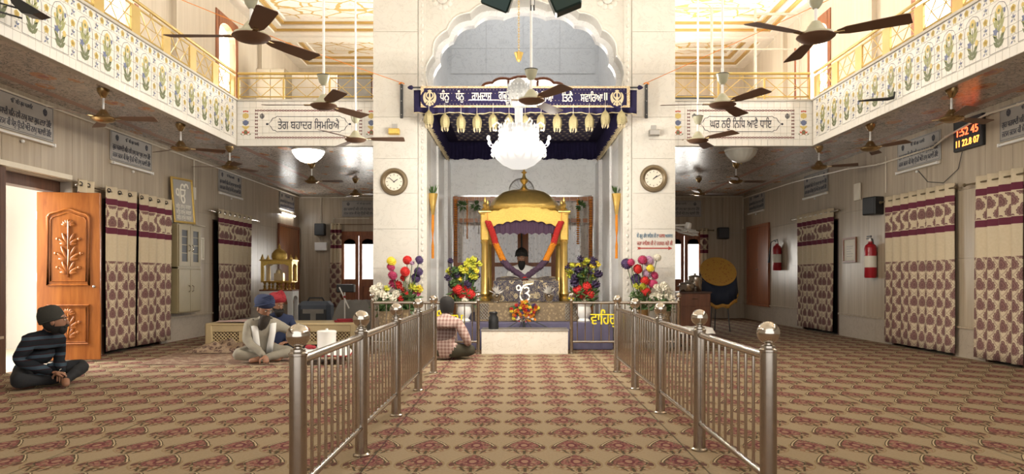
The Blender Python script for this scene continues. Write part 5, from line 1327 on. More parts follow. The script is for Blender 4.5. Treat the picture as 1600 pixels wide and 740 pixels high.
for px, lb in ((722, 'green leaf tuft above white strings near the outer marigold string'), (743, 'green leaf tuft above white strings near the palanquin'), (907, 'large green leaf tuft between two marigold strings')):
    a = W(px, 321, 14.5); t = thing('leaf_tuft', lb, 'leaf tuft', a); m = MB()
    for k in range(26):
        d = Vector((random.gauss(0, 1), random.gauss(0, .5), random.gauss(0, 1))).normalized(); s_ = d.orthogonal().normalized()*.025
        m.add([d*.01, d*.07+s_, d*.13, d*.07-s_], [(0, 1, 2, 3)])
    m.build('leaves', 'f_leaf', t, 0); MB().cyl((0, 0, 0), (0, .2, 2.72-a.z), .003, 4).build('string', 'thread', t)
# pedestal fan ring seen behind the dome
rf = thing('pedestal_fan', 'pedestal fan with wire guard behind the gilded dome', 'fan', (W(815, 300, 14.3).x, 14.3, .41))
z0 = W(815, 297, 14.2).z-.41
for k, r in enumerate((.25, .24)): MB().tube([(math.cos(2*PI*j/24)*r, .05*k, z0+math.sin(2*PI*j/24)*r) for j in range(24)], .006, 5, 0, True).build('guard_ring', 'alu', rf)
m = MB()
for k in range(16): m.cyl((0, -.02, z0), (math.cos(PI*k/8)*.25, 0, z0+math.sin(PI*k/8)*.25), .0025, 4)
m.build('guard_wires', 'alu', rf); MB().cyl((0, .05, 0), (0, .05, z0), .018, 8).lathe([(.18, 0), (.16, .03), (.03, .05)], 16).build('stand', 'charcoal', rf); MB().cyl((0, -.01, z0), (0, .12, z0), .05, 12).build('motor', 'charcoal', rf)
# ================================================================ FLOWER ARRANGEMENTS
def bouquet(label, x, y, z, vase_h, blooms, group, leaf_r, vase_mat='browncloth'):
    """blooms: (dx, dz, r, mat, petals); origin at the vase foot"""
    t = thing('flower_arrangement', label, 'flower arrangement', (x, y, z), 0, group)
    h = vase_h
    MB().lathe([(.09, 0), (.10, .02), (.07, h*.2), (.12, h*.55), (.10, h*.85), (.13, h), (.10, h), (.08, h*.8)], 18).build('vase', vase_mat, t)
    for dx, dz, r, mat, n in blooms:
        dy = random.uniform(-.07, .05)
        b = link('flower', bloom(r, mat, n), t, (dx, dy, h+dz), (random.random(), random.random(), random.random()))
        MB().tube([(dx*.15, 0, h*.9), (dx*.6, dy*.6, h+dz*.5), (dx, dy, h+dz)], .006, 5).build('stem', 'f_leaf', t)
    m = MB()
    for k in range(170):
        a = random.random()*6.28; rr = leaf_r*random.random()**.5; b = Vector((math.cos(a)*rr, math.sin(a)*rr*.5, h+random.uniform(-.02, leaf_r*1.1)))
        d = Vector((random.gauss(0, 1), random.gauss(0, .6), random.gauss(.4, .7))).normalized(); s_ = d.orthogonal().normalized()*.02; L = random.uniform(.07, .13)
        m.add([b, b+d*L*.5+s_, b+d*L, b+d*L*.5-s_], [(0, 1, 2, 3)])
    tag(m.build('foliage', 'f_leaf', t, 0), None, None, None, 'stuff')
    return t
def px_blooms(cx, Y, z_top, L):
    X0 = W(cx, 0, Y).x; out = []
    for px, py, r, mat, n in L:
        p = W(px, py, Y); out.append((p.x-X0, p.z-z_top, r*1.15*Y/F, mat, n))
    return X0, out
X0, bl = px_blooms(632, 10.85, .62, [(611, 408, 7, 'f_yellow', 60), (636, 406, 6.5, 'f_red', 60), (656, 406, 6, 'f_purple', 60), (645, 411, 4, 'f_mauve', 40), (610, 417, 6, 'f_pink', 50), (634, 424, 7, 'f_red', 60), (654, 424, 6.5, 'f_purple', 60), (614, 430, 7, 'f_pink', 60), (649, 434, 7, 'f_purple', 60), (638, 437, 7, 'f_white', 60), (630, 434, 5, 'f_red', 40), (615, 443, 8, 'f_pink', 40), (622, 445, 6, 'f_red', 40), (646, 449, 8, 'f_lime', 40), (655, 451, 6, 'f_yellow', 40), (650, 456, 7, 'f_pink', 40), (630, 453, 5, 'f_red', 30), (637, 459, 4, 'f_red', 30), (626, 466, 5, 'f_red', 30)])
bouquet('tall bouquet of pompom dahlias before the pillar on the plaid man\'s side', X0, 10.85, 0, .62, bl, 'pillar bouquets', .2)
X0, bl = px_blooms(602, 10.75, .60, [(587, 453, 8, 'f_white', 40), (601, 461, 9, 'f_white', 40), (613, 467, 7, 'f_white', 40), (594, 446, 5, 'f_white', 30), (618, 459, 6, 'f_white', 40), (588, 464, 5, 'f_white', 30), (605, 450, 5, 'f_lime', 20)])
bouquet('bunch of cream roses before the pillar on the plaid man\'s side', X0, 10.75, 0, .60, bl, 'cream rose bunches', .16)
X0, bl = px_blooms(1003, 10.85, .62, [(979, 412, 8, 'f_purple', 60), (985, 410, 6, 'f_pink', 50), (1003, 406, 7, 'f_pink', 60), (1014, 408, 8, 'f_mauve', 60), (1028, 402, 6, 'f_white', 50), (996, 420, 7, 'f_red', 60), (1015, 419, 6, 'f_yellow', 50), (1012, 427, 8, 'f_mauve', 60), (1023, 430, 6, 'f_pink', 50), (995, 436, 8, 'f_purple', 60), (1008, 438, 7, 'f_red', 60), (1020, 443, 7, 'f_pink', 50), (994, 447, 5, 'f_lime', 40), (1002, 450, 5, 'f_yellow', 40), (1009, 455, 7, 'f_red', 50), (1004, 447, 5, 'f_lime', 40)])
bouquet('tall bouquet of pompom dahlias before the pillar with the arrow sign', X0, 10.85, 0, .62, bl, 'pillar bouquets', .2, 'fanbronze')
X0, bl = px_blooms(1036, 10.75, .60, [(1027, 450, 7, 'f_white', 40), (1037, 447, 7, 'f_white', 40), (1030, 461, 9, 'f_white', 40), (1045, 455, 7, 'f_white', 40), (1047, 466, 7, 'f_white', 40), (1021, 463, 6, 'f_white', 40), (1040, 462, 5, 'f_white', 30)])
bouquet('bunch of cream roses before the pillar with the arrow sign', X0, 10.75, 0, .60, bl, 'cream rose bunches', .15)
for cx, lb in ((726, 'red and yellow bouquet beside the palanquin near the plaid man'), (911, 'red and yellow bouquet beside the palanquin near the yellow lettering')):
    L = [(cx-9, 453, 8, 'f_red', 50), (cx+5, 450, 9, 'f_red', 50), (cx+10, 460, 7, 'f_red', 50), (cx-2, 461, 9, 'f_red', 50), (cx-16, 460, 6, 'f_pink', 40), (cx-8, 468, 5, 'f_white', 30), (cx+2, 469, 6, 'f_white', 30), (cx-20, 466, 4, 'f_yellow', 30)]
    for k in range(26): L.append((cx+random.uniform(-25, 26), random.uniform(405, 436), random.uniform(4.2, 6), random.choice(['f_lime', 'f_yellow', 'f_lime', 'f_black', 'f_black']), 24))
    for k in range(14): L.append((cx+random.uniform(-18, 20), random.uniform(422, 446), 6.5, random.choice(['f_black', 'f_leaf', 'f_black']), 24))
    X0, bl = px_blooms(cx, 11.35, .68, L)
    bouquet(lb, X0, 11.22, .41, .28, [(a, b-.0, c, d, e) for a, b, c, d, e in bl], 'shrine bouquets', .2, 'white')
# ================================================================ PEOPLE
from mathutils import noise as mnoise
def skinned(verts, edges, rad, root):
    me = bpy.data.meshes.new('body'); me.from_pydata([tuple(v) for v in verts], edges, [])
    ob = bpy.data.objects.new('body', me); C.objects.link(ob)
    ob.modifiers.new('skin', 'SKIN').use_smooth_shade = True
    for i, r in enumerate(rad):
        sv = me.skin_vertices[0].data[i]; sv.radius = r if isinstance(r, tuple) else (r, r); sv.use_root = (i == root)
    su = ob.modifiers.new('sub', 'SUBSURF'); su.levels = 2; su.render_levels = 2
    dg = bpy.context.evaluated_depsgraph_get(); dg.update(); ev = ob.evaluated_get(dg); em = ev.to_mesh()
    V = [v.co.copy() for v in em.vertices]; Fc = [tuple(p.vertices) for p in em.polygons]
    ev.to_mesh_clear(); bpy.data.objects.remove(ob); bpy.data.meshes.remove(me)
    return V, Fc
def person(label, loc, rz, lean=14, twist=0, head_yaw=0, head_pitch=0, arms=None, mats=('skin', 'knit', 'trousers'), face=None, legs=None, headgear=None, beard=None, hair=None, scale=1.0, extra=None, feet='skin'):
    """seated cross-legged; local -Y is the front. arms: ((elbow, wrist, finger dir) left x>0, right x<0)"""
    t = thing('person', label, 'person', loc, rz); t.scale = (scale,)*3
    Ml = Matrix.Translation((0, 0, .11)) @ Matrix.Rotation(R(twist), 4, 'Z') @ Matrix.Rotation(R(lean), 4, 'X') @ Matrix.Translation((0, 0, -.11))
    up = lambda *p: Ml @ Vector(p)
    J = {}; rad = {}; order = []
    def add(n, p, r): J[n] = Vector(p); rad[n] = r; order.append(n)
    add('pelvis', (0, 0, .125), (.165, .125)); add('waist', up(0, 0, .26), (.165, .125)); add('chest', up(0, -.005, .40), (.178, .125)); add('upchest', up(0, 0, .49), (.145, .10)); add('neck', up(0, -.005, .575), (.052, .052)); add('skull', up(0, -.02, .635), (.05, .05))
    for s, n in ((1, 'l'), (-1, 'r')):
        e, w, fd = arms[0 if s > 0 else 1]
        add('sh'+n, up(s*.165, 0, .485), (.078, .076)); add('el'+n, e, (.060, .060)); add('fo'+n, Vector(e).lerp(Vector(w), .6), (.050, .050)); add('wr'+n, w, (.033, .033))
        k = (legs or {}).get('knee'+n, (s*.35, -.25, .115)); a = (legs or {}).get('ankle'+n, (-s*.07, -.33 if s > 0 else -.26, .055)); f = (legs or {}).get('toe'+n, (-s*.20, -.36 if s > 0 else -.30, .035))
        add('hip'+n, (s*.10, -.03, .11), (.105, .10)); add('kn'+n, k, (.075, .075)); add('sn'+n, Vector(k).lerp(Vector(a), .55), (.055, .055)); add('an'+n, a, (.04, .04)); add('to'+n, f, (.032, .028))
    ed = [('pelvis', 'waist', 1), ('waist', 'chest', 1), ('chest', 'upchest', 1), ('upchest', 'neck', 0), ('neck', 'skull', 0)]
    for n in 'lr': ed += [('upchest', 'sh'+n, 1), ('sh'+n, 'el'+n, 1), ('el'+n, 'fo'+n, 1), ('fo'+n, 'wr'+n, 1), ('pelvis', 'hip'+n, 2), ('hip'+n, 'kn'+n, 2), ('kn'+n, 'sn'+n, 2), ('sn'+n, 'an'+n, 2), ('an'+n, 'to'+n, 3)]
    ix = {n: i for i, n in enumerate(order)}
    V, Fc = skinned([J[n] for n in order], [(ix[a], ix[b]) for a, b, _ in ed], [rad[n] for n in order], 0)
    segs = [(J[a], J[b], m, max(rad[a]), max(rad[b])) for a, b, m in ed]
    def near(c):
        best, bm_ = 1e9, 1
        for a, b, m, ra, rb in segs:
            d = b-a; f = min(1, max(0, (c-a).dot(d)/d.length_squared)); q = (c-a-d*f).length/(ra+(rb-ra)*f)
            if m == 0 and f < .35: continue
            if q < best: best, bm_ = q, m
        return bm_
    # cloth creases: push the clothed surface in and out a little along its normals
    nm_ = [Vector() for _ in V]
    for f in Fc:
        fn_ = (V[f[1]]-V[f[0]]).cross(V[f[2]]-V[f[0]])
        for i in f: nm_[i] += fn_
    for i, v in enumerate(V):
        if near(v) in (1, 2) and nm_[i].length > 0:
            q = mnoise.noise(Vector((v.x*9+rz*3, v.y*9, v.z*22)))*.010+mnoise.noise(Vector((v.x*26, v.y*26, v.z*34)))*.005
            V[i] = v+nm_[i].normalized()*q
    mb = MB(); mb.v = [tuple(v) for v in V]; mb.f = Fc
    mb.mi = [near(sum((V[i] for i in f), Vector())/len(f)) for f in Fc]
    # hands: palm, four bent fingers, thumb
    for n in 'lr':
        w = J['wr'+n]; fa = (w-J['el'+n]).normalized(); fd = Vector(arms[0 if n == 'l' else 1][2]).normalized()
        side = fd.cross(Vector((0, 0, 1))); side = side.normalized() if side.length > .1 else Vector((1, 0, 0)); nrm = side.cross(fd).normalized()
        pc = w+fd*.045; Mx = Matrix((side, fd, nrm)).transposed().to_4x4()
        mb.ball(pc, 1, 12, 8, 0, 1, 1, 1, Mx @ Matrix.Diagonal((.040, .055, .018, 1)))
        for j, L in enumerate((.066, .078, .072, .055)):
            b = pc+side*(.029-.0195*j)+fd*.035; d1 = (fd*.92-nrm*.38).normalized(); d2 = (fd*.55-nrm*.83).normalized()
            p1 = b+d1*L*.5; p2 = p1+d2*L*.32; p3 = p2+(d2*.8-nrm*.4).normalized()*L*.25
            mb.tube([b-fd*.015, b, p1, p2, p3], [.0095, .0095, .0088, .008, .0055], 7)
        b = pc+side*.034-fd*.02; th = [(b), b+side*.028+fd*.018-nrm*.008, b+side*.036+fd*.045-nrm*.018, b+side*.032+fd*.065-nrm*.026]
        mb.tube(th, [.013, .0115, .010, .007], 7)
    # head with a face
    hc = up(0, -.035, .71); Hm = Matrix.Translation(hc) @ Matrix.Rotation(R(twist+head_yaw), 4, 'Z') @ Matrix.Rotation(R(lean*.35+head_pitch), 4, 'X')
    n, m = 22, 16; HV = []; HF = []
    for j in range(m+1):
        ph = PI*j/m; z = -math.cos(ph); q = math.sin(ph)
        for k in range(n):
            a = 2*PI*k/n; x, y = q*math.cos(a), q*math.sin(a)
            jaw = 1-.22*max(0, -z); fw = -y
            yy = y*.098; xx = x*.076*jaw; zz = z*.118
            if fw > .4 and -.3 < z < .35: yy += .006*(1-abs(z-.02)/.35)
            if fw > .3 and z < -.45: yy -= .012
            HV.append((xx, yy, zz))
    for j in range(m):
        for k in range(n): HF.append((j*n+k, j*n+(k+1) % n, (j+1)*n+(k+1) % n, (j+1)*n+k))
    mb.add(HV, HF, 0, Hm)
    mb.ball((0, 0, 0), 1, 10, 8, 0, 1, 1, 1, Hm @ Matrix.Translation((0, -.100, -.018)) @ Matrix.Rotation(R(-18), 4, 'X') @ Matrix.Diagonal((.014, .018, .030, 1)))
    mb.ball((0, 0, 0), 1, 10, 6, 0, 1, 1, 1, Hm @ Matrix.Translation((0, -.086, .030)) @ Matrix.Diagonal((.055, .014, .010, 1)))
    mb.ball((0, 0, 0), 1, 10, 6, 0, 1, 1, 1, Hm @ Matrix.Translation((0, -.086, -.060)) @ Matrix.Diagonal((.024, .012, .009, 1)))
    for s in (-1, 1):
        mb.ball((0, 0, 0), 1, 10, 6, 0, 1, 1, 1, Hm @ Matrix.Translation((s*.078, .008, -.005)) @ Matrix.Diagonal((.010, .020, .032, 1)))
    body = mb.build('body', [mats[0], mats[1], mats[2], feet], t, 180)
    for s in (-1, 1):
        e = MB().ball((0, 0, 0), 1, 8, 6, 0, 1, 1, 1, Hm @ Matrix.Translation((s*.030, -.089, .010)) @ Matrix.Diagonal((.011, .007, .006, 1))).build('eye', 'paper', body)
        MB().ball((0, 0, 0), 1, 8, 6, 0, 1, 1, 1, Hm @ Matrix.Translation((s*.030, -.094, .010)) @ Matrix.Diagonal((.005, .004, .005, 1))).build('pupil', 'hair', e)
        MB().ball((0, 0, 0), 1, 8, 6, 0, 1, 1, 1, Hm @ Matrix.Translation((s*.031, -.096, .031)) @ Matrix.Diagonal((.020, .006, .005, 1))).build('eyebrow', 'hair', body)
    if beard:
        mt, L = beard; P = []
        bm_ = MB(); bm_.lathe([(.001, -1), (.35, -.93), (.62, -.7), (.85, -.35), (1, 0), (.95, .35), (.7, .6)], 18, 0, Hm @ Matrix.Translation((0, -.062, -.075-L*.35)) @ Matrix.Rotation(R(8), 4, 'X') @ Matrix.Diagonal((.070 if L > .04 else .060, .052 if L > .04 else .036, .045+L*.62, 1)), 1, 1, lambda a, r, z: 1+.06*math.sin(9*a+z*6))
        bm_.build('beard', mt, t, 60)
        MB().tube([Hm @ Vector(p) for p in ((-.045, -.082, -.062), (-.02, -.103, -.045), (.02, -.103, -.045), (.045, -.082, -.062))], .011, 6).build('moustache', mt, t)
        sf = [f for f in HF if (lambda c: c.z < -.046 and c.y < .03 and not (c.y < -.07 and c.z > -.05))(sum((Vector(HV[i]) for i in f), Vector())/4)]
        MB().add([(x*1.05, y*1.04, z*1.03) for x, y, z in HV], sf, 0, Hm).build('jaw_beard', mt, t, 60)
    if headgear:
        kind, mt = headgear
        if kind == 'turban':
            g = MB(); g.lathe([(.088, .015), (.108, .03), (.120, .065), (.118, .105), (.098, .142), (.06, .162), (.001, .168)], 26, 0, Hm @ Matrix.Rotation(R(-10), 4, 'X') @ Matrix.Translation((0, .012, .012)), 1.0, 1.14, lambda a, r, z: 1+.02*math.cos(3*a+z*60))
            tb = g.build('turban', mt, t, 60)
            for s in (-1, 1):
                for k in range(5):
                    z = .05+.022*k; pts = [Hm @ Matrix.Rotation(R(-10), 4, 'X') @ Vector((s*.118*math.sin(f)*(1-.06*k), -.130*math.cos(f)*(1-.07*k)+.01, z+.016+.045*(1-f/1.7)-.02*f)) for f in [1.7*i/7 for i in range(8)]]
                    MB().tube(pts, .011, 6).build('turban_fold', mt, tb)
        elif kind == 'beanie':
            g = MB(); g.lathe([(.088, -.004), (.096, .002), (.101, .03), (.101, .06), (.096, .09), (.084, .118), (.062, .142), (.034, .156), (.001, .16)], 24, 0, Hm @ Matrix.Rotation(R(-16), 4, 'X') @ Matrix.Translation((0, .022, .008)), .93, 1.16, lambda a, r, z: 1+.015*math.sin(4*a+z*40)); tb = g.build('beanie', mt, t, 60)
            MB().tube([Hm @ Matrix.Rotation(R(-14), 4, 'X') @ Vector((.092*math.cos(a), .022+.112*math.sin(a), .014)) for a in [2*PI*k/20 for k in range(20)]], .008, 6, 0, True).build('beanie_brim', mt, tb)
            MB().ball((0, 0, 0), 1, 10, 8, 0, 1, 1, 1, Hm @ Matrix.Translation((0, .105, .10)) @ Matrix.Diagonal((.055, .04, .045, 1))).build('beanie_slack', mt, tb)
        elif kind == 'scarf':
            g = MB(); g.lathe([(.075, -.09), (.088, -.05), (.094, 0), (.096, .05), (.086, .09), (.05, .125), (.001, .132)], 22, 0, Hm @ Matrix.Translation((0, .018, .006)), 1, 1.15); g.build('head_cloth', mt, t, 60)
    if hair: MB().ball((0, 0, 0), 1, 14, 10, 0, 1, 1, 1, Hm @ Matrix.Translation((0, .028, .01)) @ Matrix.Diagonal((.084, .088, .112, 1))).build('hair', hair, t)
    if extra: extra(t, up, Hm, J)
    return t
# man in beanie and striped knit, sitting in profile by the open door
def ex1(t, up, Hm, J):
    MB().tube([J['wrl']+Vector((math.cos(a)*.033, math.sin(a)*.01, math.sin(a)*.033)) for a in [2*PI*k/12 for k in range(12)]], .006, 5, 0, True).build('bracelet', 'chrome', t)
person('man in charcoal beanie and striped dark knit seated by the open door', (-5.06, 7.33, 0), R(78), 26, 0, 32, -12, (((.24, -.10, .28), (.06, -.31, .13), (-.7, -.6, -.2)), ((-.26, -.12, .27), (-.07, -.33, .15), (.7, -.6, -.2))), ('skin', 'knit', 'trousers'), None, {'kneel': (.33, -.33, .17), 'kneer': (-.34, -.20, .10), 'anklel': (-.02, -.42, .06), 'toel': (-.10, -.52, .04), 'ankler': (.10, -.25, .055), 'toer': (.22, -.28, .04)}, ('beanie', 'beanie'), ('hair', .012), 'hair', 1.04, ex1)
# bearded man in grey kurta and navy turban
def ex2(t, up, Hm, J):
    pts = [up(.10, .06, .53), up(.115, -.06, .52), up(.10, -.135, .40), up(.085, -.16, .26), up(.07, -.17, .14)]
    for s in (1, -1):
        P = [Vector((0, 0, 0))+up(*((Ml.x*s, Ml.y, Ml.z))) for Ml in (Vector((.10, .05, .54)), Vector((.115, -.065, .53)), Vector((.10, -.135, .42)), Vector((.08, -.150, .28)), Vector((.075, -.155, .16)))]
        m = MB(); V = []
        for p in P: V += [p+Vector((.038, 0, 0)), p-Vector((.038, 0, 0))]
        m.add(V, [(2*k, 2*k+1, 2*k+3, 2*k+2) for k in range(4)]); o = m.build('scarf_end', 'whitecloth', t, 60); o.modifiers.new('thickness', 'SOLIDIFY').thickness = .015
person('bearded man in grey kurta with navy turban and white scarf', (-3.50, 9.55, .004), R(28), 20, 0, 22, 18, (((.34, -.10, .36), (.52, .16, .40), (1, .3, -.1)), ((-.20, -.20, .27), (-.02, -.42, .10), (.1, -.5, -.85))), ('skin', 'greycloth', 'greycloth'), None, None, ('turban', 'bluecloth'), ('beard', .22), None, 1.04, ex2)
person('person in red turban and navy shirt seated behind the grey kurta man', (-3.62, 10.55, .0), R(20), 10, 0, 30, 8, (((.26, -.12, .28), (.12, -.30, .17), (-.6, -.6, 0)), ((-.26, -.12, .28), (-.12, -.30, .17), (.6, -.6, 0))), ('skin', 'bluecloth', 'trousers'), None, None, ('turban', 'redcloth'), ('hair', .05), None, 1.02)
person('man in plaid shirt and dark head cloth facing the shrine', (-1.10, 9.62, 0), R(172), 16, 0, 12, 0, (((.27, -.06, .25), (.28, -.26, .17), (.1, -.9, -.3)), ((-.30, -.06, .25), (-.26, -.27, .17), (.1, -.9, -.3))), ('skin', 'plaid', 'olivecloth'), None, None, ('scarf', 'hair'), None, None, 1.04)
person('bearded priest in dark turban and white robe behind the draped bed', (W(815, 410, 13.2).x, 13.45, .778), 0, 8, 0, 0, 6, (((.28, -.10, .28), (.16, -.30, .26), (-.3, -.9, 0)), ((-.28, -.10, .28), (-.16, -.30, .26), (.3, -.9, 0))), ('skin', 'whitecloth', 'whitecloth'), None, None, ('turban', 'hair'), ('hair', .12), None, .97)
# ================================================================ LOW THINGS ON THE PLAID MAN'S SIDE
bn = thing('low_bench', 'long beige low bench with lattice front', 'bench', (-3.88, 11.5, 0))
bw = 1.20
for x in (-bw+.05, bw-.05):
    for y in (.05, .75): MB().rbox(x-.06, x+.06, y-.05, y+.05, 0, .36, .02).build('leg', 'beige', bn)
MB().rbox(-bw, bw, 0, .82, .33, .37, .012).build('top', 'beige', bn)
MB().box(-bw+.1, bw-.1, .01, .05, .235, .34).build('front_rail', 'beige', bn, 0); MB().box(-bw+.1, bw-.1, .01, .05, .03, .075).build('bottom_rail', 'beige', bn, 0)
for x in (-.62, 0, .62): MB().box(x-.05, x+.05, .01, .05, .07, .24).build('stile', 'beige', bn, 0)
for x0, x1 in ((-1.1, -.67), (-.57, -.05), (.05, .57), (.67, 1.1)):
    m = MB(); h = .16; n = int((x1-x0)/.055)
    for k in range(-3, n+1):
        for s in (0, 1):
            a, b = x0+k*.055, x0+k*.055+h
            p, q = (a, b) if s == 0 else (b, a)
            z0, z1 = .075, .235
            # clip to the bay
            def at(f): return (p+(q-p)*f, z0+(z1-z0)*f)
            fs = [f/10 for f in range(11) if x0 <= at(f/10)[0] <= x1]
            if len(fs) > 1: A_, B_ = at(fs[0]), at(fs[-1]); m.cyl((A_[0], .03, A_[1]), (B_[0], .03, B_[1]), .008, 4)
    m.build('lattice', 'beige', bn, 0)
    MB().box(x0, x1, .06, .065, .07, .24).build('backing', 'darkwood', bn, 0)
tag(MB().grid(lambda u, v: (-1.05+1.0*u, .02+.75*v, .378+.018*math.sin(8*u+5*v)*math.sin(9*v)+.012), 24, 14).build('printed_cloth', 'pinkcloth', None, 60, (-3.88, 11.5, 0)), 'pink printed cloth spread on the low bench', 'cloth')
tag(MB().rbox(-.16, .16, -.12, .12, 0, .025, .008).rbox(-.12, .13, -.1, .1, .025, .05, .008).build('folded_cloth', 'redcloth', None, 40, (-2.95, 11.85, .372), (0, 0, .3)), 'folded dark red cloth on the end of the low bench', 'cloth')
tag(MB().rbox(-.18, .18, -.12, .12, 0, .03, .006).build('blue_book', 'blueink', None, 0, (-2.95, 12.16, .372), (0, 0, -.1)), 'blue covered book on the end of the low bench', 'book')
# rug under the grey kurta man and a crumpled rug beside it
rug = tag(MB().grid(lambda u, v: (-1.35+2.3*u-.2*v, -.55+1.5*v, .006+.002*math.sin(20*u)), 24, 12).build('floor_rug', 'rugcloth', None, 60, (-3.55, 9.62, 0)), 'dark patterned rug under the grey kurta man', 'rug')
def crump(u, v):
    x = -.62+1.25*u; y = -.3+.6*v; e = math.sin(PI*u)**.6*math.sin(PI*v)**.6
    return (x, y, .014+e*(.10+.06*math.sin(13*u+4*v)*math.sin(11*v+3*u)+.04*math.sin(23*u)*math.sin(19*v+1)))
tag(MB().grid(crump, 60, 30).build('crumpled_rug', 'rugbeige', None, 60, (-4.35, 10.72, 0)), 'crumpled beige patterned rug in front of the low bench', 'rug')
# low table with white cloth, white round box on it
lt = thing('low_table', 'low table with white red edged cloth beside the aisle railing', 'table', (-2.60, 9.35, 0), R(8))
MB().rbox(-.27, .27, -.24, .24, .14, .17, .006).build('top', 'darkwood', lt, 0)
for x in (-.22, .22):
    for y in (-.2, .2): MB().rbox(x-.025, x+.025, y-.025, y+.025, 0, .14, .004).build('leg', 'darkwood', lt, 0)
def clothf(u, v):
    x, y = -.33+.66*u, -.30+.60*v; d = max(abs(x)-.27, abs(y)-.24, 0); return (x, y, .178-d*1.1+.004*math.sin(20*x)*math.sin(17*y))
cl_ = MB().grid(clothf, 32, 24).build('table_cloth', 'whitecloth', lt, 60)
MB().tube([clothf(u, v) for u, v in [(k/16, 0) for k in range(16)]+[(1, k/12) for k in range(12)]+[(1-k/16, 1) for k in range(16)]+[(0, 1-k/12) for k in range(12)]], .010, 5, 0, True).build('red_edging', 'redcloth', cl_)
tag(MB().lathe([(.115, 0), (.12, .01), (.12, .19), (.125, .19), (.125, .215), (.11, .225), (.02, .23), (.015, .25), (.001, .25)], 28).build('round_box', 'white', None, 40, (-2.60, 9.42, .184)), 'white lidded round box on the low cloth table', 'box')
tag(MB().ball((0, 0, .03), .05, 10, 6, 0, 1.1, .8, .6).ball((.05, .01, .025), .035, 8, 5, 0, 1, 1, .7).build('red_cloth_bundle', 'redcloth', None, 50, (-2.78, 9.26, .180)), 'crumpled red cloth on the low cloth table', 'cloth')
# gilded shrine model under glass on a white arched table
gt = thing('arched_table', 'white table with arched legs under the shrine model', 'table', (-5.38, 16.0, 0))
MB().rbox(-.36, .36, -.25, .25, .80, .83, .006).build('top', 'brownwood', gt, 0)
for y in (-.23, .23):
    P = [(-.34, 0), (-.26, 0), (-.26, .55)]+[(-.26*math.cos(PI*k/10), .55+.15*math.sin(PI*k/10)) for k in range(11)]+[(.26, .55), (.26, 0), (.34, 0), (.34, .80), (-.34, .80)]
    MB().prism(P, y-.02, y+.02).build('arched_leg', 'white', gt, 0)
for x in (-.34, .34): MB().prism([(-.23, 0), (-.17, 0), (-.17, .6)]+[(-.17*math.cos(PI*k/8), .6+.1*math.sin(PI*k/8)) for k in range(9)]+[(.17, .6), (.17, 0), (.23, 0), (.23, .80), (-.23, .80)], -.02, .02, Matrix.Translation((x, 0, 0)) @ Matrix.Rotation(PI/2, 4, 'Z')).build('arched_leg', 'white', gt, 0)
gm = thing('shrine_model', 'gilded model shrine with dome and glass sides', 'model', (-5.38, 16.0, .83))
for x in (-.27, -.09, .09, .27):
    for y in (-.15, .15): MB().lathe([(.045, 0), (.02, .04), (.035, .08), (.015, .11), (.04, .15), (.03, .16)], 10).build('foot', 'gold', gm, 40, (x, y, 0))
MB().rbox(-.34, .34, -.21, .21, .16, .19, .006).build('base', 'gold', gm, 0)
def pframe(nm, w, h, z, M):
    sc_ = arch_path(w*.5-.06, h*.68, h*.84, 5, .012, 4)
    MB().prism([(-w/2, 0), (-w/2+.05, 0), (-w/2+.05, .05), (w/2-.05, .05), (w/2-.05, 0), (w/2, 0), (w/2, h), (-w/2, h)][:1]+[(-w/2, h), (w/2, h), (w/2, 0), (w/2-.06, 0), (w/2-.06, h*.68)]+sc_[::-1]+[(-w/2+.06, h*.68), (-w/2+.06, 0)], -.01, .01, M @ Matrix.Translation((0, 0, z))).build(nm, 'goldleaf', gm, 0)
pframe('arched_side', .66, .44, .19, Matrix.Translation((0, -.20, 0))); pframe('arched_side', .66, .44, .19, Matrix.Translation((0, .20, 0)))
for x in (-.33, .33): pframe('arched_side', .40, .44, .19, Matrix.Translation((x, 0, 0)) @ Matrix.Rotation(PI/2, 4, 'Z'))
MB().box(-.31, .31, -.186, -.182, .2, .6).build('pane', 'glass', gm, 0)
MB().rbox(-.36, .36, -.23, .23, .63, .66, .006).build('roof', 'gold', gm, 0)
MB().lathe([(.15, .66), (.17, .72), (.16, .80), (.10, .87), (.03, .91), (.02, .94), (.03, .96), (.001, 1.02)], 20, 0, None, 1, 1, lambda a, r, z: 1+.02*math.cos(12*a)).build('dome', 'goldleaf', gm)
for x in (-.31, .31):
    for y in (-.18, .18): MB().lathe([(.035, .66), (.04, .69), (.02, .73), (.001, .78)], 10).build('turret', 'gold', gm, 40, (x, y, 0))
MB().box(-.1, .1, -.06, .06, .19, .36).lathe([(.08, .36), (.06, .43), (.001, .47)], 12).build('inner_shrine', 'gold', gm, 0)
# bags, covered load, stand behind the bench
bg_ = thing('grey_bag', 'grey blue holdall with pale straps behind the bench', 'bag', (W(494, 490, 13.4).x, 13.4, 0))
MB().rbox(-.30, .30, -.18, .18, 0, .66, .07).build('body', 'greybag', bg_)
MB().rbox(-.24, .24, -.20, -.18, .10, .52, .01).build('front_pocket', 'charcoal', bg_); MB().box(-.19, .19, -.206, -.20, .44, .52).box(-.05, .05, -.206, -.20, .1, .44).build('pale_strap', 'greytarp', bg_, 0)
MB().tube([(-.16, 0, .64), (-.12, -.02, .72), (.12, -.02, .72), (.16, 0, .64)], .016, 6).build('handle', 'charcoal', bg_)
def tarp(u, v):
    x = -.36+.72*u; y = -.25+.5*v; e = min(1, 6*min(u, 1-u, v, 1-v)); return (x*(1.08-.08*e), y*(1.08-.08*e), .02+.66*e**.35+.015*math.sin(24*u)*math.cos(21*v))
tag(MB().grid(tarp, 40, 30).build('covered_load', 'greytarp', None, 60, (W(556, 490, 13.2).x, 13.2, 0)), 'grey sheet draped over a boxy load beside the bag', 'covered load')
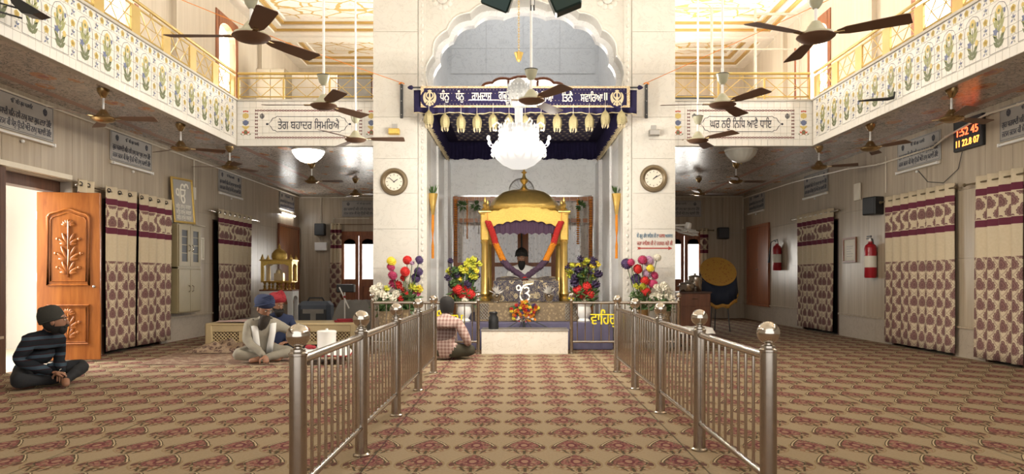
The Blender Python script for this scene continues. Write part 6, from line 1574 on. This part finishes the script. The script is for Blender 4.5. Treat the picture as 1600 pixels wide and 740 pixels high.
ks = thing('tube_stand', 'white tube stand with crossed bar and black tray', 'stand', (W(536, 498, 12.5).x, 12.62, 0))
MB().cyl((0, 0, 0), (0, 0, .86), .012, 8).build('upright', 'white', ks); MB().cyl((-.09, -.02, .93), (.08, -.02, .56), .012, 8).build('crossed_bar', 'white', ks); MB().lathe([(.16, 0), (.15, .02), (.02, .03)], 14).build('base', 'charcoal', ks); MB().rbox(-.14, .16, -.02, .14, .84, .98, .01).build('tray', 'black', ks, 0)
MB().ball((0, -.02, .76), .022, 8, 6).build('clamp', 'redcloth', ks)
# ================================================================ LOW THINGS ON THE ARROW SIGN'S SIDE
wc = thing('wooden_cabinet', 'brown wooden cabinet under the steel pots', 'cabinet', (W(1085, 490, 13.6).x, 13.6, 0))
MB().rbox(-.30, .30, -.02, .45, 0, .80, .006).build('body', 'brownwood', wc, 0); MB().rbox(-.32, .32, -.04, .47, .80, .83, .004).build('top', 'darkwood', wc, 0)
dr = MB().rbox(-.27, .27, -.035, -.02, .56, .78, .003).build('drawer', 'brownwood', wc, 0); MB().tube([(-.05, -.035, .70), (-.05, -.055, .70), (.05, -.055, .70), (.05, -.035, .70)], .006, 6).build('handle', 'chrome', dr)
for a, b in ((-.27, -.004), (.004, .27)): MB().rbox(a, b, -.035, -.02, .04, .54, .003).build('door', 'brownwood', wc, 0)
def pot(label, x, y, z, r, h):
    t = thing('steel_pot', label, 'pot', (x, y, z), 0, 'steel pots')
    MB().lathe([(r*.95, 0), (r, .01), (r, h), (r*1.05, h+.005), (r*1.0, h+.01)], 22).build('body', 'chrome', t); MB().lathe([(r*1.0, h+.01), (r*.8, h+.03), (r*.15, h+.045), (r*.12, h+.06), (r*.2, h+.075), (.001, h+.08)], 22).build('lid', 'alu', t)
    for s in (-1, 1): MB().tube([(s*r, -.04, h*.75), (s*(r+.035), -.03, h*.75), (s*(r+.035), .03, h*.75), (s*r, .04, h*.75)], .007, 6).build('handle', 'chrome', t)
pot('wide low steel pot on the brown cabinet', W(1072, 457, 13.7).x+.02, 13.72, .83, .14, .14); pot('tall steel pot behind the wide low one on the brown cabinet', W(1084, 450, 13.9).x+.03, 13.93, .83, .13, .27)
dm_ = thing('cloth_drum', 'mustard topped round drum with navy skirt on thin legs', 'drum', (W(1122, 495, 14.75).x, 14.75, 0))
Mx = Matrix.Translation((0, 0, 1.22)) @ Matrix.Rotation(R(-4), 4, 'Y') @ Matrix.Rotation(R(52), 4, 'X')
MB().lathe([(.001, .03), (.30, .028), (.365, .012), (.37, 0), (.36, -.03), (.001, -.03)][::-1], 36, 0, Mx).build('round_top', 'mustard', dm_)
n = 120; V = []; Fc = []
top = [Mx @ Vector((math.cos(2*PI*k/n)*.365, math.sin(2*PI*k/n)*.365, -.01)) for k in range(n)]
def skirt(nm, f0, f1, mat):
    m = MB(); V = []
    for f in (f0, f1):
        for k, p in enumerate(top):
            o = 1+.03*math.cos(k*2*PI/6)*f+.10*f; V.append((p.x*o, p.y*o, p.z-(.44*f)-.02*f*math.cos(k*2*PI/12)))
    m.add(V, [(k, (k+1) % n, n+(k+1) % n, n+k) for k in range(n)]); o = m.build(nm, mat, dm_, 60); o.modifiers.new('thickness', 'SOLIDIFY').thickness = .004
skirt('navy_skirt', 0, .85, 'navycloth'); skirt('yellow_border', .85, 1.02, 'mustard')
for x, y in ((-.2, -.15), (.2, -.15), (.0, .25)): MB().cyl((x, y, 0), (x*.6, y*.5, 1.1), .012, 8).build('leg', 'charcoal', dm_)
lt2 = thing('cloth_table', 'small dark carved leg table with white cloth beside the railing', 'table', (W(1083, 530, 10.9).x, 11.0, 0))
MB().rbox(-.26, .26, -.22, .22, .30, .335, .006).build('top', 'darkwood', lt2, 0)
for x in (-.21, .21):
    for y in (-.17, .17): MB().tube([(x*.9, y, .32), (x*1.1, y, .22), (x*.95, y, .08), (x*1.05, y, 0)], [.03, .028, .018, .024], 8).build('leg', 'darkwood', lt2)
MB().box(-.2, .2, -.16, .16, .2, .3).build('apron', 'darkwood', lt2, 0)
MB().grid(lambda u, v: (-.30+.6*u, -.26+.52*v, .345-max(abs(-.30+.6*u)-.26, abs(-.26+.52*v)-.22, 0)*2.0+.003*math.sin(30*u)), 30, 26).build('table_cloth', 'whitecloth', lt2, 60)
wf = thing('wall_fan', 'white swivel fan on the pillar side above the glazed door', 'fan', (2.33, 13.4, 0))
zc = W(1075, 361, 13.4).z
Mf = Matrix.Translation((W(1073, 361, 13.4).x-2.33, 0, zc)) @ Matrix.Rotation(R(12), 4, 'Y') @ Matrix.Rotation(R(72), 4, 'X') @ Matrix.Rotation(R(-62), 4, 'X')
for z in (-.03, .03): MB().tube([Mf @ Vector((math.cos(2*PI*k/24)*.22, math.sin(2*PI*k/24)*.22, z)) for k in range(24)], .008, 5, 0, True).build('guard_ring', 'white', wf)
m = MB()
for k in range(36): a = 2*PI*k/36; m.tube([Mf @ Vector(p) for p in ((math.cos(a)*.03, math.sin(a)*.03, -.06), (math.cos(a)*.15, math.sin(a)*.15, -.055), (math.cos(a)*.22, math.sin(a)*.22, -.0), (math.cos(a)*.15, math.sin(a)*.15, .055))], .0035, 4)
tag(m.build('guard_wires', 'white', wf), None, None, None, 'stuff')
for k in range(3): MB().box(.03, .19, -.05, .05, -.004, .004, 0, Mf @ Matrix.Rotation(2*PI*k/3, 4, 'Z') @ Matrix.Rotation(R(20), 4, 'X')).build('blade', 'white', wf, 0)
MB().lathe([(.06, .05), (.065, .1), (.05, .16), (.001, .17)], 14, 0, Mf).build('motor', 'white', wf)
MB().tube([Mf @ Vector((0, 0, .12)), (.12, .04, zc+.10), (0, .05, zc+.05)], .018, 8).build('wall_arm', 'white', wf)
# ================================================================ UPPER GALLERY THINGS
def up_cup(label, x0, x1, y, z1, d, mat, doors=True):
    t = thing('gallery_cupboard', label, 'cupboard', ((x0+x1)/2, y, SLAB)); w = (x1-x0)/2; h = z1-SLAB
    MB().rbox(-w, w, 0, d, 0, h, .008).build('body', mat, t, 0)
    for a, b in (((-w+.02, -.004), (.004, w-.02)) if doors else ((-w+.03, w-.03),)): MB().rbox(a, b, -.018, 0, .04, h-.03, .004).build('door', mat if doors else 'greytarp', t, 0)
    return t
y = 15.5
up_cup('beige steel cupboard behind the gallery railing', W(400, 0, y).x, W(446, 0, y).x, y, W(0, 107, y).z, .45, 'cream')
up_cup('dark framed glass fronted cupboard behind the gallery railing', W(527, 0, y).x, W(582, 0, y).x, y, W(0, 116, y).z, .5, 'darkwood', False)
up_cup('pale rounded cupboard behind the gallery railing', W(452, 0, y+.6).x, W(526, 0, y+.6).x, y+.6, W(0, 113, y+.6).z, .4, 'plaster')
tag(MB().rbox(-.12, .12, 0, .1, 0, 1.0, .01).build('wooden_post', 'brownwood', None, 0, (W(395, 0, 15.9).x+.10, 16.1, SLAB)), 'brown wooden post beside the beige steel cupboard', 'post')
tf = thing('tubular_screen', 'pale tube screen standing behind the gallery railing', 'screen', (W(1160, 0, 12.6).x, 12.6, SLAB))
xa, xb, xc = W(1112, 0, 12.6).x-tf.location.x, W(1180, 0, 12.6).x-tf.location.x, W(1250, 0, 12.6).x-tf.location.x
zt = W(0, 22, 12.6).z-SLAB; zm = W(0, 77, 12.6).z-SLAB
x9 = W(1056, 0, 12.6).x-tf.location.x
MB().tube([(x9, 0, zt+.1), (xb-.1, 0, zt+.1)], .022, 8).build('top_tube', 'upperwall', tf); MB().tube([(x9, 0, zm), (xc, 0, zm)], .015, 8).build('middle_tube', 'upperwall', tf)
for x in (xa, xb): MB().cyl((x, 0, 0), (x, 0, zt+.1), .024, 8).build('upright', 'upperwall', tf)
MB().tube([(xb, 0, zt), (xc-.06, 0, zt), (xc, 0, zt-.06), (xc, 0, 0)], .024, 8).build('bent_tube', 'upperwall', tf)
tag(MB().cyl((0, 0, 0), (0, 0, 1.38), .022, 8).build('orange_pole', 'redwood', None, 40, (W(1243, 0, 11.8).x, 11.8, SLAB)), 'thin orange brown pole standing by the corner of the railing', 'pole')
tag(MB().rbox(-.5, .12, -.15, .15, 0, .62, .02).build('dark_bundle', 'greybag', None, 0, (W(1102, 0, 11.9).x, 11.95, SLAB)), 'dark bundle lying behind the gallery railing', 'bundle')
# dark floodlights at the top of the hall and paddle brackets at the galleries
fl = thing('floodlight_cluster', 'pair of dark green floodlights on a ceiling pole', 'floodlight', (W(832, 0, 5.5).x, 5.5, 6.94))
zf = W(0, 2, 5.5).z-6.95
MB().cyl((0, 0, zf-.02), (0, 0, 0), .014, 8).build('pole', 'white', fl)
for sx, px, py, rx in ((-1, 778, -5, 20), (1, 883, 0, -8)):
    x = W(px, 0, 5.5).x-fl.location.x; z = W(0, py, 5.5).z-6.95
    Mh = Matrix.Translation((x, 0, z)) @ Matrix.Rotation(R(-sx*22), 4, 'Y') @ Matrix.Rotation(R(rx), 4, 'X')
    hd = MB().rbox(-.11, .11, -.05, .05, -.08, .12, .012, 0, Mh).build('lamp_head', 'greenlamp', fl); MB().tube([(0, 0, z+.06), (x*.5, 0, z+.10), (x, 0, z+.1)], .01, 6).build('arm', 'charcoal', fl)
for s in (-1, 1): MB().cyl((s*.012, 0, zf-.06), (s*.012, 0, zf+.02), .006, 6).build('clamp_pin', 'charcoal', fl)
pd = thing('gallery_floodlight', 'black angled floodlight on two thin arms at the parapet', 'floodlight', (-EX+.01, 5.95, W(30, 20, 6.3).z))
a = W(35, 15, 6.3)-pd.location; b = W(76, 28, 6.4)-pd.location
MB().prism([(0, .055), (.10, .04), (.27, -.065), (.19, -.085), (.10, -.07), (.02, .01)], -.12, .02, Matrix.Translation((a.x-.03, a.y, a.z-.0))).build('lamp_head', 'black', pd, 0)
for z in (.01, -.065): MB().cyl((0, 0, z), (a.x+.03, a.y-.05, z), .008, 6).build('arm', 'charcoal', pd)
pb = thing('parapet_bracket', 'thin black paddle bracket sticking out of the parapet', 'bracket', (EX-.012, 9.0, W(1395, 149, 8.9).z))
c = W(1341, 158, 9.15)-pb.location
MB().tube([(0, -.0, 0), (-.06, .03, -.012), (c.x*.6, .1, c.z*.6), (c.x, .15, c.z)], [.02, .022, .018, .008], 6).build('paddle', 'black', pb)
MB().tube([(0, 0, 0), (.0, -.02, .05), (-.01, -.03, .06)], .012, 6).build('clip', 'charcoal', pb)
